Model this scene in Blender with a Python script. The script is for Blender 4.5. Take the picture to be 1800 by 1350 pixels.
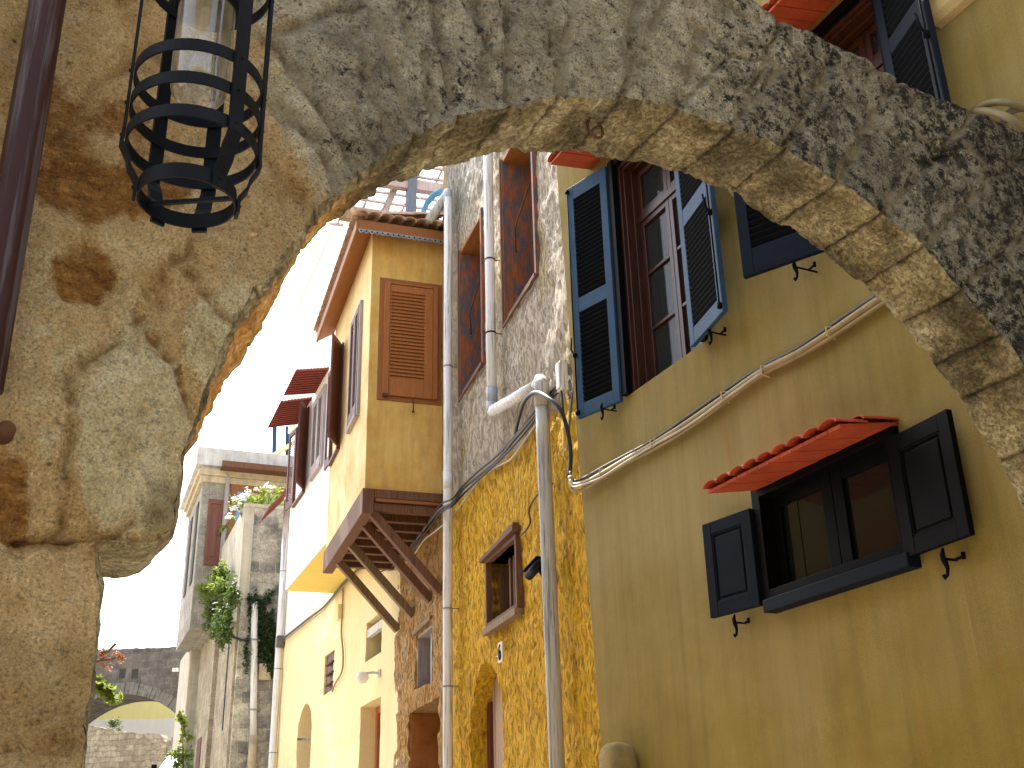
import bpy, math, random, bisect
from mathutils import Vector, Matrix, noise
for o in list(bpy.data.objects): bpy.data.objects.remove(o)
random.seed(7)
SC=bpy.context.scene; COL=SC.collection
# ------------------------------------------------------------ camera
F=1965.0; CAMZ=1.6
TH=math.radians(23.24); RL=math.radians(1.38)
def vadd(a,b): return tuple(x+y for x,y in zip(a,b))
def vmul(a,s): return tuple(x*s for x in a)
def dot(a,b): return sum(x*y for x,y in zip(a,b))
_f=(0,math.cos(TH),math.sin(TH)); _u0=(0,-math.sin(TH),math.cos(TH)); _r0=(1,0,0)
_r=vadd(vmul(_r0,math.cos(RL)),vmul(_u0,-math.sin(RL)))
_u=vadd(vmul(_u0,math.cos(RL)),vmul(_r0,math.sin(RL)))
cd=bpy.data.cameras.new('camera'); cam=bpy.data.objects.new('camera',cd); COL.objects.link(cam)
cd.sensor_width=36; cd.lens=36*F/1800; cd.clip_start=0.05; cd.clip_end=3000
M=Matrix.Identity(4)
for i in range(3):
    M[i][0]=_r[i]; M[i][1]=_u[i]; M[i][2]=-_f[i]
M[2][3]=CAMZ
cam.matrix_world=M; SC.camera=cam
# ------------------------------------------------------------ light
SUN_AZ=(-0.425,0.905); SUN_EL=math.radians(57)
EXPOSURE=1.88
w=bpy.data.worlds.new('World'); SC.world=w; w.use_nodes=True
nt=w.node_tree; bg=nt.nodes['Background']; sky=nt.nodes.new('ShaderNodeTexSky')
sky.sky_type='NISHITA'; sky.sun_disc=False; sky.sun_elevation=SUN_EL
sky.sun_rotation=math.atan2(SUN_AZ[0],SUN_AZ[1]); sky.dust_density=3.0; sky.air_density=1.0; sky.ozone_density=0.7
hs=nt.nodes.new('ShaderNodeHueSaturation'); hs.inputs['Saturation'].default_value=.45; nt.links.new(sky.outputs[0],hs.inputs['Color']); nt.links.new(hs.outputs[0],bg.inputs[0]); bg.inputs[1].default_value=0.15
sd=bpy.data.lights.new('sun','SUN'); sd.energy=4.5; sd.angle=math.radians(0.5); sd.color=(1,.95,.86)
so=bpy.data.objects.new('sun',sd); COL.objects.link(so)
h=math.hypot(*SUN_AZ); sv=Vector((SUN_AZ[0]/h*math.cos(SUN_EL),SUN_AZ[1]/h*math.cos(SUN_EL),math.sin(SUN_EL)))
so.rotation_euler=sv.to_track_quat('Z','Y').to_euler(); so.location=sv*30
SC.view_settings.view_transform='Standard'; SC.view_settings.look='None'; SC.view_settings.gamma=1; SC.view_settings.exposure=EXPOSURE
SC.cycles.max_bounces=8; SC.cycles.diffuse_bounces=5
# ------------------------------------------------------------ frames
def ray(px,py):
    a=(px-900)/F; b=-(py-675)/F
    return vadd(_f,vadd(vmul(_r,a),vmul(_u,b)))
class Wall:
    def __init__(s,o,d):
        l=math.hypot(*d); s.o=o; s.d=(d[0]/l,d[1]/l); s.n=(-s.d[1],s.d[0])
    def P(s,u,w,z): return (s.o[0]+u*s.d[0]+w*s.n[0], s.o[1]+u*s.d[1]+w*s.n[1], z)
    def off(s,u,w): return (s.o[0]+u*s.d[0]+w*s.n[0], s.o[1]+u*s.d[1]+w*s.n[1])
    def uz(s,px,py,w=0.0):
        r=ray(px,py); k=s.n[0]*s.o[0]+s.n[1]*s.o[1]+w; t=k/(r[0]*s.n[0]+r[1]*s.n[1])
        x,y=t*r[0]-s.o[0],t*r[1]-s.o[1]
        return (x*s.d[0]+y*s.d[1], CAMZ+t*r[2])
def vd(px):
    lo,hi=675,3000
    for _ in range(60):
        m=(lo+hi)/2
        if ray(px,m)[2]>0: lo=m
        else: hi=m
    r=ray(px,lo); return (r[0],r[1])
r=ray(1105,700); O=Wall((r[0]/r[1]*9,9.0),vd(-100))        # olive house street wall
Y=Wall(O.off(O.uz(1043,1080)[0],-.12),vd(225))             # yellow stone house and the bay house
W=Wall(Y.off(8.75,0.0),vd(75))                             # white house
r=ray(412,1150); k=28.5/r[1]; FW=Wall((r[0]*k,28.5),vd(75))   # far stone house, street side
FF=Wall(FW.off(0,0),FW.n)                                  # its end wall
AK=0.83
r=ray(200,1000); k=3.2*AK/r[1]; d=vd(-300); A=Wall((r[0]*k,3.2*AK),(d[1],-d[0]))   # arch face; +w is away from the camera
G=Wall((0,0),(1,0))
# ------------------------------------------------------------ mesh builder
class MB:
    def __init__(s): s.v=[]; s.f=[]; s.xf=None; s.att={}
    def add(s,vs,fs):
        b=len(s.v)
        if s.xf: vs=[s.xf(*p) for p in vs]
        s.v+=[tuple(p) for p in vs]; s.f+=[tuple(b+i for i in f) for f in fs]; return b
    def box(s,a0,a1,b0,b1,c0,c1):
        a0,a1=sorted((a0,a1)); b0,b1=sorted((b0,b1)); c0,c1=sorted((c0,c1))
        s.add([(a0,b0,c0),(a1,b0,c0),(a1,b1,c0),(a0,b1,c0),(a0,b0,c1),(a1,b0,c1),(a1,b1,c1),(a0,b1,c1)],
              [(0,3,2,1),(4,5,6,7),(0,1,5,4),(1,2,6,5),(2,3,7,6),(3,0,4,7)])
        return s
    def prism(s,poly,ax,c0,c1):
        """poly of 2-D points extruded along axis ax (0,1,2)"""
        def mk(p,c):
            q=list(p); q.insert(ax,c); return tuple(q)
        n=len(poly); vs=[mk(p,c0) for p in poly]+[mk(p,c1) for p in poly]
        s.add(vs,[tuple(range(n)),tuple(range(2*n-1,n-1,-1))]+[(i,(i+1)%n,n+(i+1)%n,n+i) for i in range(n)])
        return s
    def beam(s,p,q,a,b,up=(0,0,1)):
        p=Vector(p);q=Vector(q);t=(q-p).normalized(); u=Vector(up)
        x=t.cross(u); 
        if x.length<1e-4: x=t.cross(Vector((1,0,0)))
        x.normalize(); y=x.cross(t)
        vs=[]
        for c in (p,q):
            for i,j in ((-1,-1),(1,-1),(1,1),(-1,1)): vs.append(tuple(c+x*(a/2*i)+y*(b/2*j)))
        s.add(vs,[(0,3,2,1),(4,5,6,7),(0,1,5,4),(1,2,6,5),(2,3,7,6),(3,0,4,7)]); return s
    def tube(s,path,r,n=12,caps=True,flat=1.0):
        P=[Vector(p) for p in path]; m=len(P); rings=[]
        rr=r if isinstance(r,(list,tuple)) else [r]*m
        x=None; vs=[]
        for i in range(m):
            t=(P[min(i+1,m-1)]-P[max(i-1,0)]).normalized()
            if x is None:
                x=t.cross(Vector((0,0,1)))
                if x.length<1e-3: x=t.cross(Vector((1,0,0)))
            x=(x-t*x.dot(t)).normalized(); y=t.cross(x)
            for k in range(n):
                a=2*math.pi*k/n; vs.append(tuple(P[i]+x*(rr[i]*math.cos(a))+y*(rr[i]*flat*math.sin(a))))
        fs=[(i*n+k,i*n+(k+1)%n,(i+1)*n+(k+1)%n,(i+1)*n+k) for i in range(m-1) for k in range(n)]
        if caps: fs+=[tuple(range(n-1,-1,-1)),tuple((m-1)*n+k for k in range(n))]
        s.add(vs,fs); return s
    def lathe(s,prof,c=(0,0),n=24):
        vs=[];m=len(prof)
        for (r_,z) in prof:
            for k in range(n):
                a=2*math.pi*k/n; vs.append((c[0]+r_*math.cos(a),c[1]+r_*math.sin(a),z))
        fs=[(i*n+k,i*n+(k+1)%n,(i+1)*n+(k+1)%n,(i+1)*n+k) for i in range(m-1) for k in range(n)]
        s.add(vs,fs); return s
    def build(s,name,mat,parent=None,org=None,smooth=False,bevel=0):
        if org is None: org=parent['_org'] if parent is not None and '_org' in parent else (0,0,0)
        me=bpy.data.meshes.new(name); me.from_pydata([(a-org[0],b-org[1],c-org[2]) for a,b,c in s.v],[],s.f)
        me.validate(); 
        for nme,vals in s.att.items():
            at=me.attributes.new(nme,'FLOAT','POINT'); at.data.foreach_set('value',vals)
        if mat is not None: me.materials.append(mat)
        if smooth: me.polygons.foreach_set('use_smooth',[True]*len(me.polygons))
        o=bpy.data.objects.new(name,me); COL.objects.link(o)
        if parent is not None:
            o.parent=parent; ORG[o.name]=org
        if bevel:
            b=o.modifiers.new('bevel','BEVEL'); b.width=bevel; b.segments=2; b.limit_method='ANGLE'; b.angle_limit=math.radians(50)
        return o
ORG={}
def tag(o,label,cat,group=None,kind=None):
    if label: o['label']=label
    if cat: o['category']=cat
    if group: o['group']=group
    if kind: o['kind']=kind
    return o
class Thing:
    """an Empty standing in a wall frame; parts are given in that frame's (u,w,z)"""
    def __init__(s,name,wall,org,label,cat,group=None):
        e=bpy.data.objects.new(name,None); COL.objects.link(e); e.empty_display_size=.2
        x,y,z=wall.P(*org); e.location=(x,y,z); e.rotation_euler=(0,0,math.atan2(wall.d[1],wall.d[0]))
        s.e=e; s.org=org; s.w=wall; tag(e,label,cat,group)
    def part(s,name,mb,mat,parent=None,smooth=False,bevel=0,label=None):
        o=mb.build(name,mat,parent or s.e,org=s.org,smooth=smooth,bevel=bevel)
        if label: o['label']=label
        return o
def solo(name,wall,org,mb,mat,label,cat,group=None,smooth=False,bevel=0,kind=None):
    o=mb.build(name,mat,None,org=org,smooth=smooth,bevel=bevel)
    x,y,z=wall.P(*org); o.location=(x,y,z); o.rotation_euler=(0,0,math.atan2(wall.d[1],wall.d[0]))
    tag(o,label,cat,group,kind); return o
def fbm(x,y,z=0.0,s=1.0,o=4): return noise.fractal(Vector((x*s,y*s,z*s)),0.6,2.1,o)
def smoothstep(a,b,x):
    t=max(0,min(1,(x-a)/(b-a))); return t*t*(3-2*t)
def lines(a,b,c,extra=()):
    n=max(1,int(round((b-a)/c))); L=[a+(b-a)*i/n for i in range(n+1)]
    L=[x for x in L if all(abs(x-e)>c*.45 for e in extra) or x in (a,b)]
    return sorted(set(L+[e for e in extra if a<e<b]))
def wall_sheet(mb,u0,u1,z0,z1,holes,cell,disp=lambda u,z:0.0,w=0.0,depth=.25,top=.4,ends=True):
    """street face with rectangular openings (a0,a1,b0,b1[,depth]), their reveals, the top and the ends"""
    us=lines(u0,u1,cell,[h[0] for h in holes]+[h[1] for h in holes]); zs=lines(z0,z1,cell,[h[2] for h in holes]+[h[3] for h in holes])
    idx={}; vs=[]; fs=[]
    def vid(i,j):
        if (i,j) not in idx: idx[(i,j)]=len(vs); vs.append((us[i],w+disp(us[i],zs[j]),zs[j]))
        return idx[(i,j)]
    for i in range(len(us)-1):
        for j in range(len(zs)-1):
            cu=(us[i]+us[i+1])/2; cz=(zs[j]+zs[j+1])/2
            if any(h[0]<cu<h[1] and h[2]<cz<h[3] for h in holes): continue
            fs.append((vid(i,j),vid(i,j+1),vid(i+1,j+1),vid(i+1,j)))
    mb.add(vs,fs)
    def strip(pts,dp):
        n=len(pts); mb.add([(a,w+disp(a,b),b) for a,b in pts]+[(a,w-dp,b) for a,b in pts],[(i,i+1,n+i+1,n+i) for i in range(n-1)])
    for h in holes:
        dp=h[4] if len(h)>4 else depth
        hu=[x for x in us if h[0]<=x<=h[1]]; hz=[x for x in zs if h[2]<=x<=h[3]]
        if len(h)>5 and h[5]=='arch':
            pass
        else: strip([(x,h[3]) for x in hu],dp)
        strip([(x,h[2]) for x in hu],dp)
        strip([(h[0],x) for x in hz if not(len(h)>5) or x<=h[6]+.02],dp); strip([(h[1],x) for x in hz if not(len(h)>5) or x<=h[6]+.02],dp)
        if len(h)>5:   # arched head springing at h[6]
            a0,a1,zs_,zt=h[0],h[1],h[6],h[3]; c=(a0+a1)/2; rx=(a1-a0)/2; rz=zt-zs_; n=20
            arc=[(c-rx*math.cos(math.pi*i/n),zs_+rz*math.sin(math.pi*i/n)) for i in range(n+1)]
            m=len(arc); mb.add([(a,w+disp(a,b),b) for a,b in arc]+[(a,w+disp(a,zt),zt) for a,b in arc],[(i,m+i,m+i+1,i+1) for i in range(m-1)])
            strip(arc,dp)
    strip([(x,z1) for x in us],top)
    if ends: strip([(u0,x) for x in zs],top); strip([(u1,x) for x in zs],top)
    return mb
# ------------------------------------------------------------ materials
def rgb(*c): return tuple(c)+(1,)
class N:
    def __init__(s,name,rough=.9,spec=.3):
        s.m=bpy.data.materials.new(name); s.m.use_nodes=True; s.t=s.m.node_tree; s.b=s.t.nodes['Principled BSDF']
        s.b.inputs['Roughness'].default_value=rough; s.b.inputs['Specular IOR Level'].default_value=spec
        s.tc=s.t.nodes.new('ShaderNodeTexCoord'); s.co=s.tc.outputs['Object']
    def link(s,a,b): s.t.links.new(a,b)
    def mapping(s,scale=(1,1,1),loc=(0,0,0)):
        m=s.t.nodes.new('ShaderNodeMapping'); s.link(s.co,m.inputs[0]); m.inputs['Scale'].default_value=scale; m.inputs['Location'].default_value=loc; return m.outputs[0]
    def noise(s,scale,detail=6,rough=.6,vec=None,dist=0):
        n=s.t.nodes.new('ShaderNodeTexNoise'); n.inputs['Scale'].default_value=scale; n.inputs['Detail'].default_value=detail; n.inputs['Roughness'].default_value=rough; n.inputs['Distortion'].default_value=dist
        s.link(vec or s.co,n.inputs['Vector']); return n.outputs['Fac']
    def voro(s,scale,vec=None,feat='F1',out='Distance'):
        n=s.t.nodes.new('ShaderNodeTexVoronoi'); n.feature=feat; n.inputs['Scale'].default_value=scale; s.link(vec or s.co,n.inputs['Vector']); return n.outputs[out]
    def ramp(s,fac,*st):
        n=s.t.nodes.new('ShaderNodeValToRGB'); e=n.color_ramp.elements
        while len(e)<len(st): e.new(.5)
        for i,(p,c) in enumerate(st):
            e[i].position=p; e[i].color=(c,c,c,1) if not hasattr(c,'__len__') else (tuple(c)+(1,))[:4]
        s.link(fac,n.inputs[0]); return n.outputs[0]
    def mix(s,fac,a,b,mode='MIX'):
        n=s.t.nodes.new('ShaderNodeMix'); n.data_type='RGBA'; n.blend_type=mode
        for val,i in ((fac,0),(a,6),(b,7)):
            if isinstance(val,(int,float)): n.inputs[i].default_value=val if i==0 else (val,val,val,1)
            elif isinstance(val,tuple): n.inputs[i].default_value=(val+(1,))[:4]
            else: s.link(val,n.inputs[i])
        return n.outputs[2]
    def math(s,op,a,b=0.0,clamp=False):
        n=s.t.nodes.new('ShaderNodeMath'); n.operation=op; n.use_clamp=clamp
        for v,i in ((a,0),(b,1)):
            if isinstance(v,(int,float)): n.inputs[i].default_value=v
            else: s.link(v,n.inputs[i])
        return n.outputs[0]
    def attr(s,name):
        n=s.t.nodes.new('ShaderNodeAttribute'); n.attribute_name=name; return n.outputs['Fac']
    def sep(s,i):
        n=s.t.nodes.new('ShaderNodeSeparateXYZ'); s.link(s.co,n.inputs[0]); return n.outputs[i]
    def bump(s,h,strength=.5,dist=.02):
        n=s.t.nodes.new('ShaderNodeBump'); n.inputs['Strength'].default_value=strength; n.inputs['Distance'].default_value=dist
        s.link(h,n.inputs['Height']); prev=s.b.inputs['Normal']
        if prev.is_linked: s.link(prev.links[0].from_socket,n.inputs['Normal'])
        s.link(n.outputs[0],s.b.inputs['Normal'])
    def color(s,c):
        if isinstance(c,tuple): s.b.inputs['Base Color'].default_value=(c+(1,))[:4]
        else: s.link(c,s.b.inputs['Base Color'])
        return s
def plaster(name,c,var=.12,scale=2.0,streak=.15,bump=.25,grain=120,spots=0.0,dark=None,dist=.01):
    n=N(name); dk=dark or tuple(x*(1-2.2*var) for x in c); lt=tuple(min(1,x*(1+var)) for x in c)
    a=n.ramp(n.noise(scale,8,.65),(.3,dk),(.5,c),(.72,lt))
    st=n.ramp(n.noise(1.0,5,.6,n.mapping((6,6,.35))),(.35,1-streak),(.6,1.0)); a=n.mix(1.0,a,st,'MULTIPLY')
    fg=n.ramp(n.noise(grain,3,.7),(.25,.82),(.7,1.1)); a=n.mix(1.0,a,fg,'MULTIPLY')
    if spots:
        v=n.ramp(n.noise(25,6,.75),(.30,1-spots),(.40,1.0)); a=n.mix(1.0,a,v,'MULTIPLY')
    n.color(a); n.bump(n.noise(grain,4,.6),bump,.004); n.bump(n.noise(scale*4,6,.6),bump*.8,dist); return n.m
def wood(name,c,c2=None,rough=.6,scale=1.0,vert=True,wear=0.0,wc=(.2,.22,.26)):
    n=N(name,rough,.4); c2=c2 or tuple(x*.45 for x in c)
    v=n.mapping((18,18,1.2) if vert else (1.5,18,18))
    a=n.ramp(n.noise(2.5*scale,6,.65,v),(.3,c2),(.6,c))
    if wear:
        m=n.ramp(n.noise(5,8,.75,n.mapping((2.5,2.5,.8))),(.5-.14*wear,0.0),(.56,1.0)); a=n.mix(m,a,tuple(wc))
    n.color(a); n.bump(n.noise(3*scale,5,.6,v),.3,.004); return n.m
def paint(name,c,rough=.45,var=.12,spec=.5,metal=0.0,dirt=.2):
    n=N(name,rough,spec); n.b.inputs['Metallic'].default_value=metal
    a=n.ramp(n.noise(6,7,.7),(.35,tuple(x*(1-var*2) for x in c)),(.65,c))
    a=n.mix(1.0,a,n.ramp(n.noise(45,4,.7),(.28,1-dirt),(.45,1.0)),'MULTIPLY')
    n.color(a); n.bump(n.noise(30,5,.6),.12,.003); return n.m
def pipe_mat(name,c,scr,cs):
    n=N(name,.45,.5)
    v=n.mapping((30,30,.9)); m=n.ramp(n.noise(1.2,7,.7,v),(.54-.1*scr,0.0),(.60,1.0))
    m2=n.ramp(n.noise(4,5,.6,n.mapping((3,3,.5))),(.3,.88),(.6,1.0))
    a=n.mix(m,c,cs); a=n.mix(1.0,a,m2,'MULTIPLY'); n.color(a); n.bump(n.noise(3,4,.6,v),.15,.003); return n.m
MT={}
def olive_mat():
    n=N('olive_plaster',.85,.2)
    a=n.ramp(n.noise(.8,9,.68),(.3,(.165,.116,.020)),(.5,(.215,.155,.032)),(.7,(.265,.197,.055)))
    paler_patch=n.ramp(n.noise(.5,5,.55,n.mapping((1,1,1),(3,0,1))),(.42,0.0),(.62,.75)); a=n.mix(paler_patch,a,(.29,.225,.095))  # broad random patches mixed to a paler olive
    st=n.ramp(n.noise(1.0,7,.7,n.mapping((9,9,.30))),(.36,.88),(.5,1.0),(.68,1.08)); a=n.mix(1.0,a,st,'MULTIPLY')
    st2=n.ramp(n.noise(1.0,7,.7,n.mapping((22,22,.5),(5,1,1))),(.62,0.0),(.70,.28)); a=n.mix(st2,a,(.42,.36,.22))
    rs=n.ramp(n.noise(1.0,6,.6,n.mapping((5,5,.6),(2,7,4))),(.60,0.0),(.72,.55)); a=n.mix(rs,a,(.26,.12,.03))
    a=n.mix(1.0,a,n.ramp(n.noise(150,3,.75),(.3,.74),(.7,1.2)),'MULTIPLY')
    sp=n.ramp(n.noise(34,6,.8),(.31,.55),(.36,1.0)); a=n.mix(1.0,a,sp,'MULTIPLY')
    n.color(a); n.bump(n.noise(150,4,.7),.45,.004); n.bump(n.noise(9,7,.6),.3,.010); return n.m
MT['olive']=olive_mat()
MT['cream']=plaster('cream_plaster',(.80,.66,.36),var=.05,scale=1.2,streak=.06,bump=.25,grain=90)
MT['white']=plaster('white_plaster',(.80,.78,.73),var=.03,scale=1.2,streak=.05,bump=.15,grain=90)
MT['yellow_under']=plaster('yellow_paint',(.75,.58,.16),var=.03,scale=1.2,streak=.02,bump=.1)
MT['moulding']=plaster('moulding_plaster',(.55,.43,.22),var=.12,scale=3,streak=.1,bump=.3)
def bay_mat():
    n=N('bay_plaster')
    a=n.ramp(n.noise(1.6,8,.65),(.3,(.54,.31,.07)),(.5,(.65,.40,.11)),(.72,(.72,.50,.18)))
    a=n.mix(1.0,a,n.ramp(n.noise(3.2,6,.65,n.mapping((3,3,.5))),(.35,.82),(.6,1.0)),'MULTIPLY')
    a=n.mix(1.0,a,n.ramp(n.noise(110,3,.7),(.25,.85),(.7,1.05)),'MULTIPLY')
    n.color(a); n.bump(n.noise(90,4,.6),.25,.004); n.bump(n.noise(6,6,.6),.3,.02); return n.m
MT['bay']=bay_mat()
def bayfront_lit_mat():  # bay plaster repeated paler: the lit street side put into the colour
    n=N('bay_front_plaster_lit')
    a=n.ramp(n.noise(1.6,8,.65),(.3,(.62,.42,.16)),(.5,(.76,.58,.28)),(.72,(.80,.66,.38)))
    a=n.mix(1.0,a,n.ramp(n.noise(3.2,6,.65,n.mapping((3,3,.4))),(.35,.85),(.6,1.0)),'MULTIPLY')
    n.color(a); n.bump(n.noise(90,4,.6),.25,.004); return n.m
MT['bayfront_lit']=bayfront_lit_mat()
def rough_stone(orange=False):
    """rough street wall: yellow limewash below, bare pinkish plastered stone above, orange house past the pipe"""
    n=N('limewashed_rubble')
    big=n.noise(3.5,9,.68); u=n.sep(0); z=n.sep(2)
    yel=n.ramp(n.noise(2.2,10,.72),(.28,(.50,.225,.010)),(.42,(.70,.375,.016)),(.60,(.80,.465,.030)),(.78,(.78,.53,.10)))
    flake=n.ramp(n.noise(7,10,.78,n.mapping((1,1,.6))),(.54,0.0),(.62,1.0)); big2=n.ramp(n.noise(1.1,6,.6,n.mapping((1,1,1),(3,0,5))),(.46,0.0),(.62,.65))
    yel=n.mix(n.math('MULTIPLY',flake,big2),yel,(.45,.36,.26))
    pink=n.ramp(n.noise(2.6,10,.72),(.28,(.30,.225,.16)),(.42,(.46,.37,.28)),(.60,(.56,.47,.37)),(.8,(.64,.57,.47)))
    pg=n.ramp(n.noise(1.2,5,.6,n.mapping((1,1,.6),(9,0,2))),(.5,0.0),(.66,1.0)); pink=n.mix(pg,pink,(.46,.36,.20))
    grey=n.ramp(n.noise(6,10,.75),(.3,(.16,.145,.12)),(.5,(.34,.31,.26)),(.7,(.56,.52,.45)))
    gm=n.math('MULTIPLY',n.ramp(n.math('ADD',z,n.math('MULTIPLY',big,1.5)),(0.0,0.0),(1.0,1.0)),1.0)
    zn=n.math('MULTIPLY_ADD',z,1.0) ; 
    hi=n.ramp(n.math('DIVIDE',n.math('ADD',z,n.math('MULTIPLY',big,3.0)),20.0),(.565,0.0),(.60,1.0))   # weathered grey near the top
    pink=n.mix(hi,pink,grey)
    # yellow paint stops in a ragged line that climbs a little to the far end
    lim=n.math('ADD',n.math('MULTIPLY',u,.055),n.math('ADD',5.83,n.math('MULTIPLY',n.math('SUBTRACT',big,.5),.5)))
    up=n.math('MULTIPLY',n.math('SUBTRACT',z,lim),14.0,True)
    col=n.mix(up,yel,pink)
    far=n.math('MULTIPLY',n.math('SUBTRACT',u,5.66),40.0,True)
    org=n.ramp(n.noise(1.8,10,.72,n.mapping((1,1,.7))),(.3,(.38,.17,.04)),(.48,(.50,.27,.08)),(.6,(.52,.36,.20)),(.75,(.48,.38,.28)))
    col=n.mix(far,col,org)
    pits=n.ramp(n.noise(16,7,.74,n.mapping((1.5,1.5,.5))),(.34,.18),(.43,1.0)); col=n.mix(n.math('SUBTRACT',1.0,n.math('MULTIPLY',up,.65)),col,n.mix(1.0,col,pits,'MULTIPLY'))
    col=n.mix(1.0,col,n.ramp(n.noise(70,4,.7),(.25,.75),(.7,1.12)),'MULTIPLY')
    if orange: col=n.mix(1.0,n.mix(1.0,org,pits,'MULTIPLY'),n.ramp(n.noise(70,4,.7),(.25,.75),(.7,1.12)),'MULTIPLY')
    n.color(col)
    n.bump(n.noise(60,6,.8),.8,.014); n.bump(n.ramp(n.noise(16,7,.74,n.mapping((1.5,1.5,.5))),(.32,0.0),(.50,1.0)),1.0,.05); n.bump(n.noise(8,9,.70,n.mapping((1.2,1.2,.8))),.8,.055)
    return n.m
MT['rubble']=rough_stone(); MT['rubble_far']=rough_stone(True); MT['rubble_far'].name='orange_limewash'
MT['org_reveal']=plaster('orange_reveal',(.34,.13,.03),var=.2,scale=2.5,streak=.1,bump=.4,dark=(.22,.08,.02))
def arch_face():
    n=N('weathered_sandstone')
    lich=n.attr('lich'); stain=n.attr('stain'); pale=n.attr('pale')
    n1=n.noise(5,11,.76); n2=n.noise(15,9,.75)
    tan=n.ramp(n1,(.30,(.40,.24,.085)),(.44,(.60,.41,.185)),(.58,(.75,.56,.29)),(.70,(.84,.70,.42)))
    palec=n.ramp(n.noise(8,11,.8),(.34,(.42,.33,.17)),(.48,(.68,.57,.32)),(.62,(.86,.77,.51)))
    tan=n.mix(n.math('MULTIPLY',n.math('SUBTRACT',n.math('ADD',pale,n.math('MULTIPLY',n.math('SUBTRACT',n2,.5),1.1)),.35),4.0,True),tan,palec)
    br=n.ramp(n.noise(14,9,.8,n.mapping((1,1,2.2))),(.32,(.12,.045,.008)),(.50,(.34,.16,.035)),(.66,(.58,.33,.10)))
    tan=n.mix(n.math('MULTIPLY',n.math('SUBTRACT',n.math('ADD',stain,n.math('MULTIPLY',n.math('SUBTRACT',n.noise(8,11,.82),.5),2.2)),.46),3.0,True),tan,br)
    gr=n.ramp(n.noise(8,12,.82),(.32,(.16,.14,.10)),(.42,(.40,.36,.26)),(.51,(.62,.56,.41)),(.62,(.88,.82,.62)))
    gr=n.mix(n.attr('dark'),gr,n.mix(1.0,gr,(.50,.52,.55),'MULTIPLY'))
    # black lichen: small crusts that gather into patches towards the right haunch
    clus=n.ramp(n.noise(2.2,5,.6,n.mapping((1,1,1),(4,2,7))),(.40,0.0),(.62,1.0))
    f1=n.noise(17,12,.84,n.mapping((1,1,1),(1,5,3))); th=n.math('SUBTRACT',.60,n.math('ADD',n.math('MULTIPLY',clus,.07),n.math('MULTIPLY',n.attr('dark'),.095)))
    bm=n.math('MULTIPLY',n.math('SUBTRACT',f1,th),22.0,True); gr=n.mix(bm,gr,(.028,.026,.022)); big=n.math('MULTIPLY',n.math('MULTIPLY',n.math('SUBTRACT',n.noise(5.5,10,.72,n.mapping((1.3,1,.8),(4,2,7)),.3),.53),18.0,True),n.attr('dark'),True); gr=n.mix(big,gr,(.035,.033,.028))
    wsp=n.ramp(n.noise(12,12,.82,n.mapping((1,1,1),(1,9,3))),(.56,0.0),(.62,.85)); gr=n.mix(wsp,gr,(.66,.61,.45))
    m=n.math('MULTIPLY',n.math('SUBTRACT',n.math('ADD',lich,n.math('MULTIPLY',n.math('SUBTRACT',n1,.5),2.0)),.46),3.0,True)
    col=n.mix(m,tan,gr)
    sp=n.ramp(n.noise(60,8,.8),(.40,.30),(.46,1.0)); col=n.mix(n.math('ADD',.45,n.math('MULTIPLY',lich,.5),True),col,n.mix(1.0,col,sp,'MULTIPLY'))
    col=n.mix(1.0,col,n.ramp(n.noise(120,5,.9),(.34,.50),(.66,1.42)),'MULTIPLY')
    pit=n.ramp(n.voro(14,n.mapping((1,1,1.2))),(.04,.18),(.15,1.0)); pm=n.ramp(n.noise(2.3,4,.6,n.mapping((1,1,1),(2,6,2))),(.50,0.0),(.56,1.0)); col=n.mix(pm,col,n.mix(1.0,col,pit,'MULTIPLY'))
    col=n.mix(1.0,col,n.math('ADD',.80,n.math('MULTIPLY',n.attr('tone'),.45)),'MULTIPLY')
    jn=n.math('MULTIPLY',n.attr('joint'),n.ramp(n.noise(5,6,.7,n.mapping((1,1,1),(8,8,8))),(.42,0.0),(.55,1.0)))
    col=n.mix(n.attr('joint'),col,n.mix(1.0,col,n.mix(m,(.55,.44,.30),(.30,.27,.21)),'MULTIPLY')); col=n.mix(n.math('MULTIPLY',n.math('MULTIPLY',jn,.8),m),col,(.62,.55,.40))
    n.color(col)
    n.bump(n.noise(120,5,.9),1.0,.010); n.bump(n.ramp(n.noise(38,10,.85),(.30,0.0),(.58,1.0)),1.0,.03); n.bump(n.noise(13,9,.75),.6,.04); return n.m
MT['arch']=arch_face()
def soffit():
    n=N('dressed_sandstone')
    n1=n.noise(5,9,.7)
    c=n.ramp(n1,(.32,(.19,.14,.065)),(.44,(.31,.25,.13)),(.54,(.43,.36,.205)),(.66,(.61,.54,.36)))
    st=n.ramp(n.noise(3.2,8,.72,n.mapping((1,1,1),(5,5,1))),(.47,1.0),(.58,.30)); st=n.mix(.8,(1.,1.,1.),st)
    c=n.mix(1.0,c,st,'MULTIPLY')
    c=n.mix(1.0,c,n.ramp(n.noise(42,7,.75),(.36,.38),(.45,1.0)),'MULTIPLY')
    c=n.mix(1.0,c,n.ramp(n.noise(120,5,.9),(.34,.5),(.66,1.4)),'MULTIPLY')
    c=n.mix(n.attr('plas_bounce'),c,n.ramp(n.noise(9,8,.75),(.35,(.52,.24,.06)),(.55,(.80,.46,.16)),(.7,(.85,.56,.25))))  # orange springer plaster, with facade bounce light put into its colour
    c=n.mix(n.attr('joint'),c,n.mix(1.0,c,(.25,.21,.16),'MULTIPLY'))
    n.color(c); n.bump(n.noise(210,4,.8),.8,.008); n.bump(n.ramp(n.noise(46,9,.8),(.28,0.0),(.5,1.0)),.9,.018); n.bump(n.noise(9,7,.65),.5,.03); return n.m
MT['soffit']=soffit()
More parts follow.
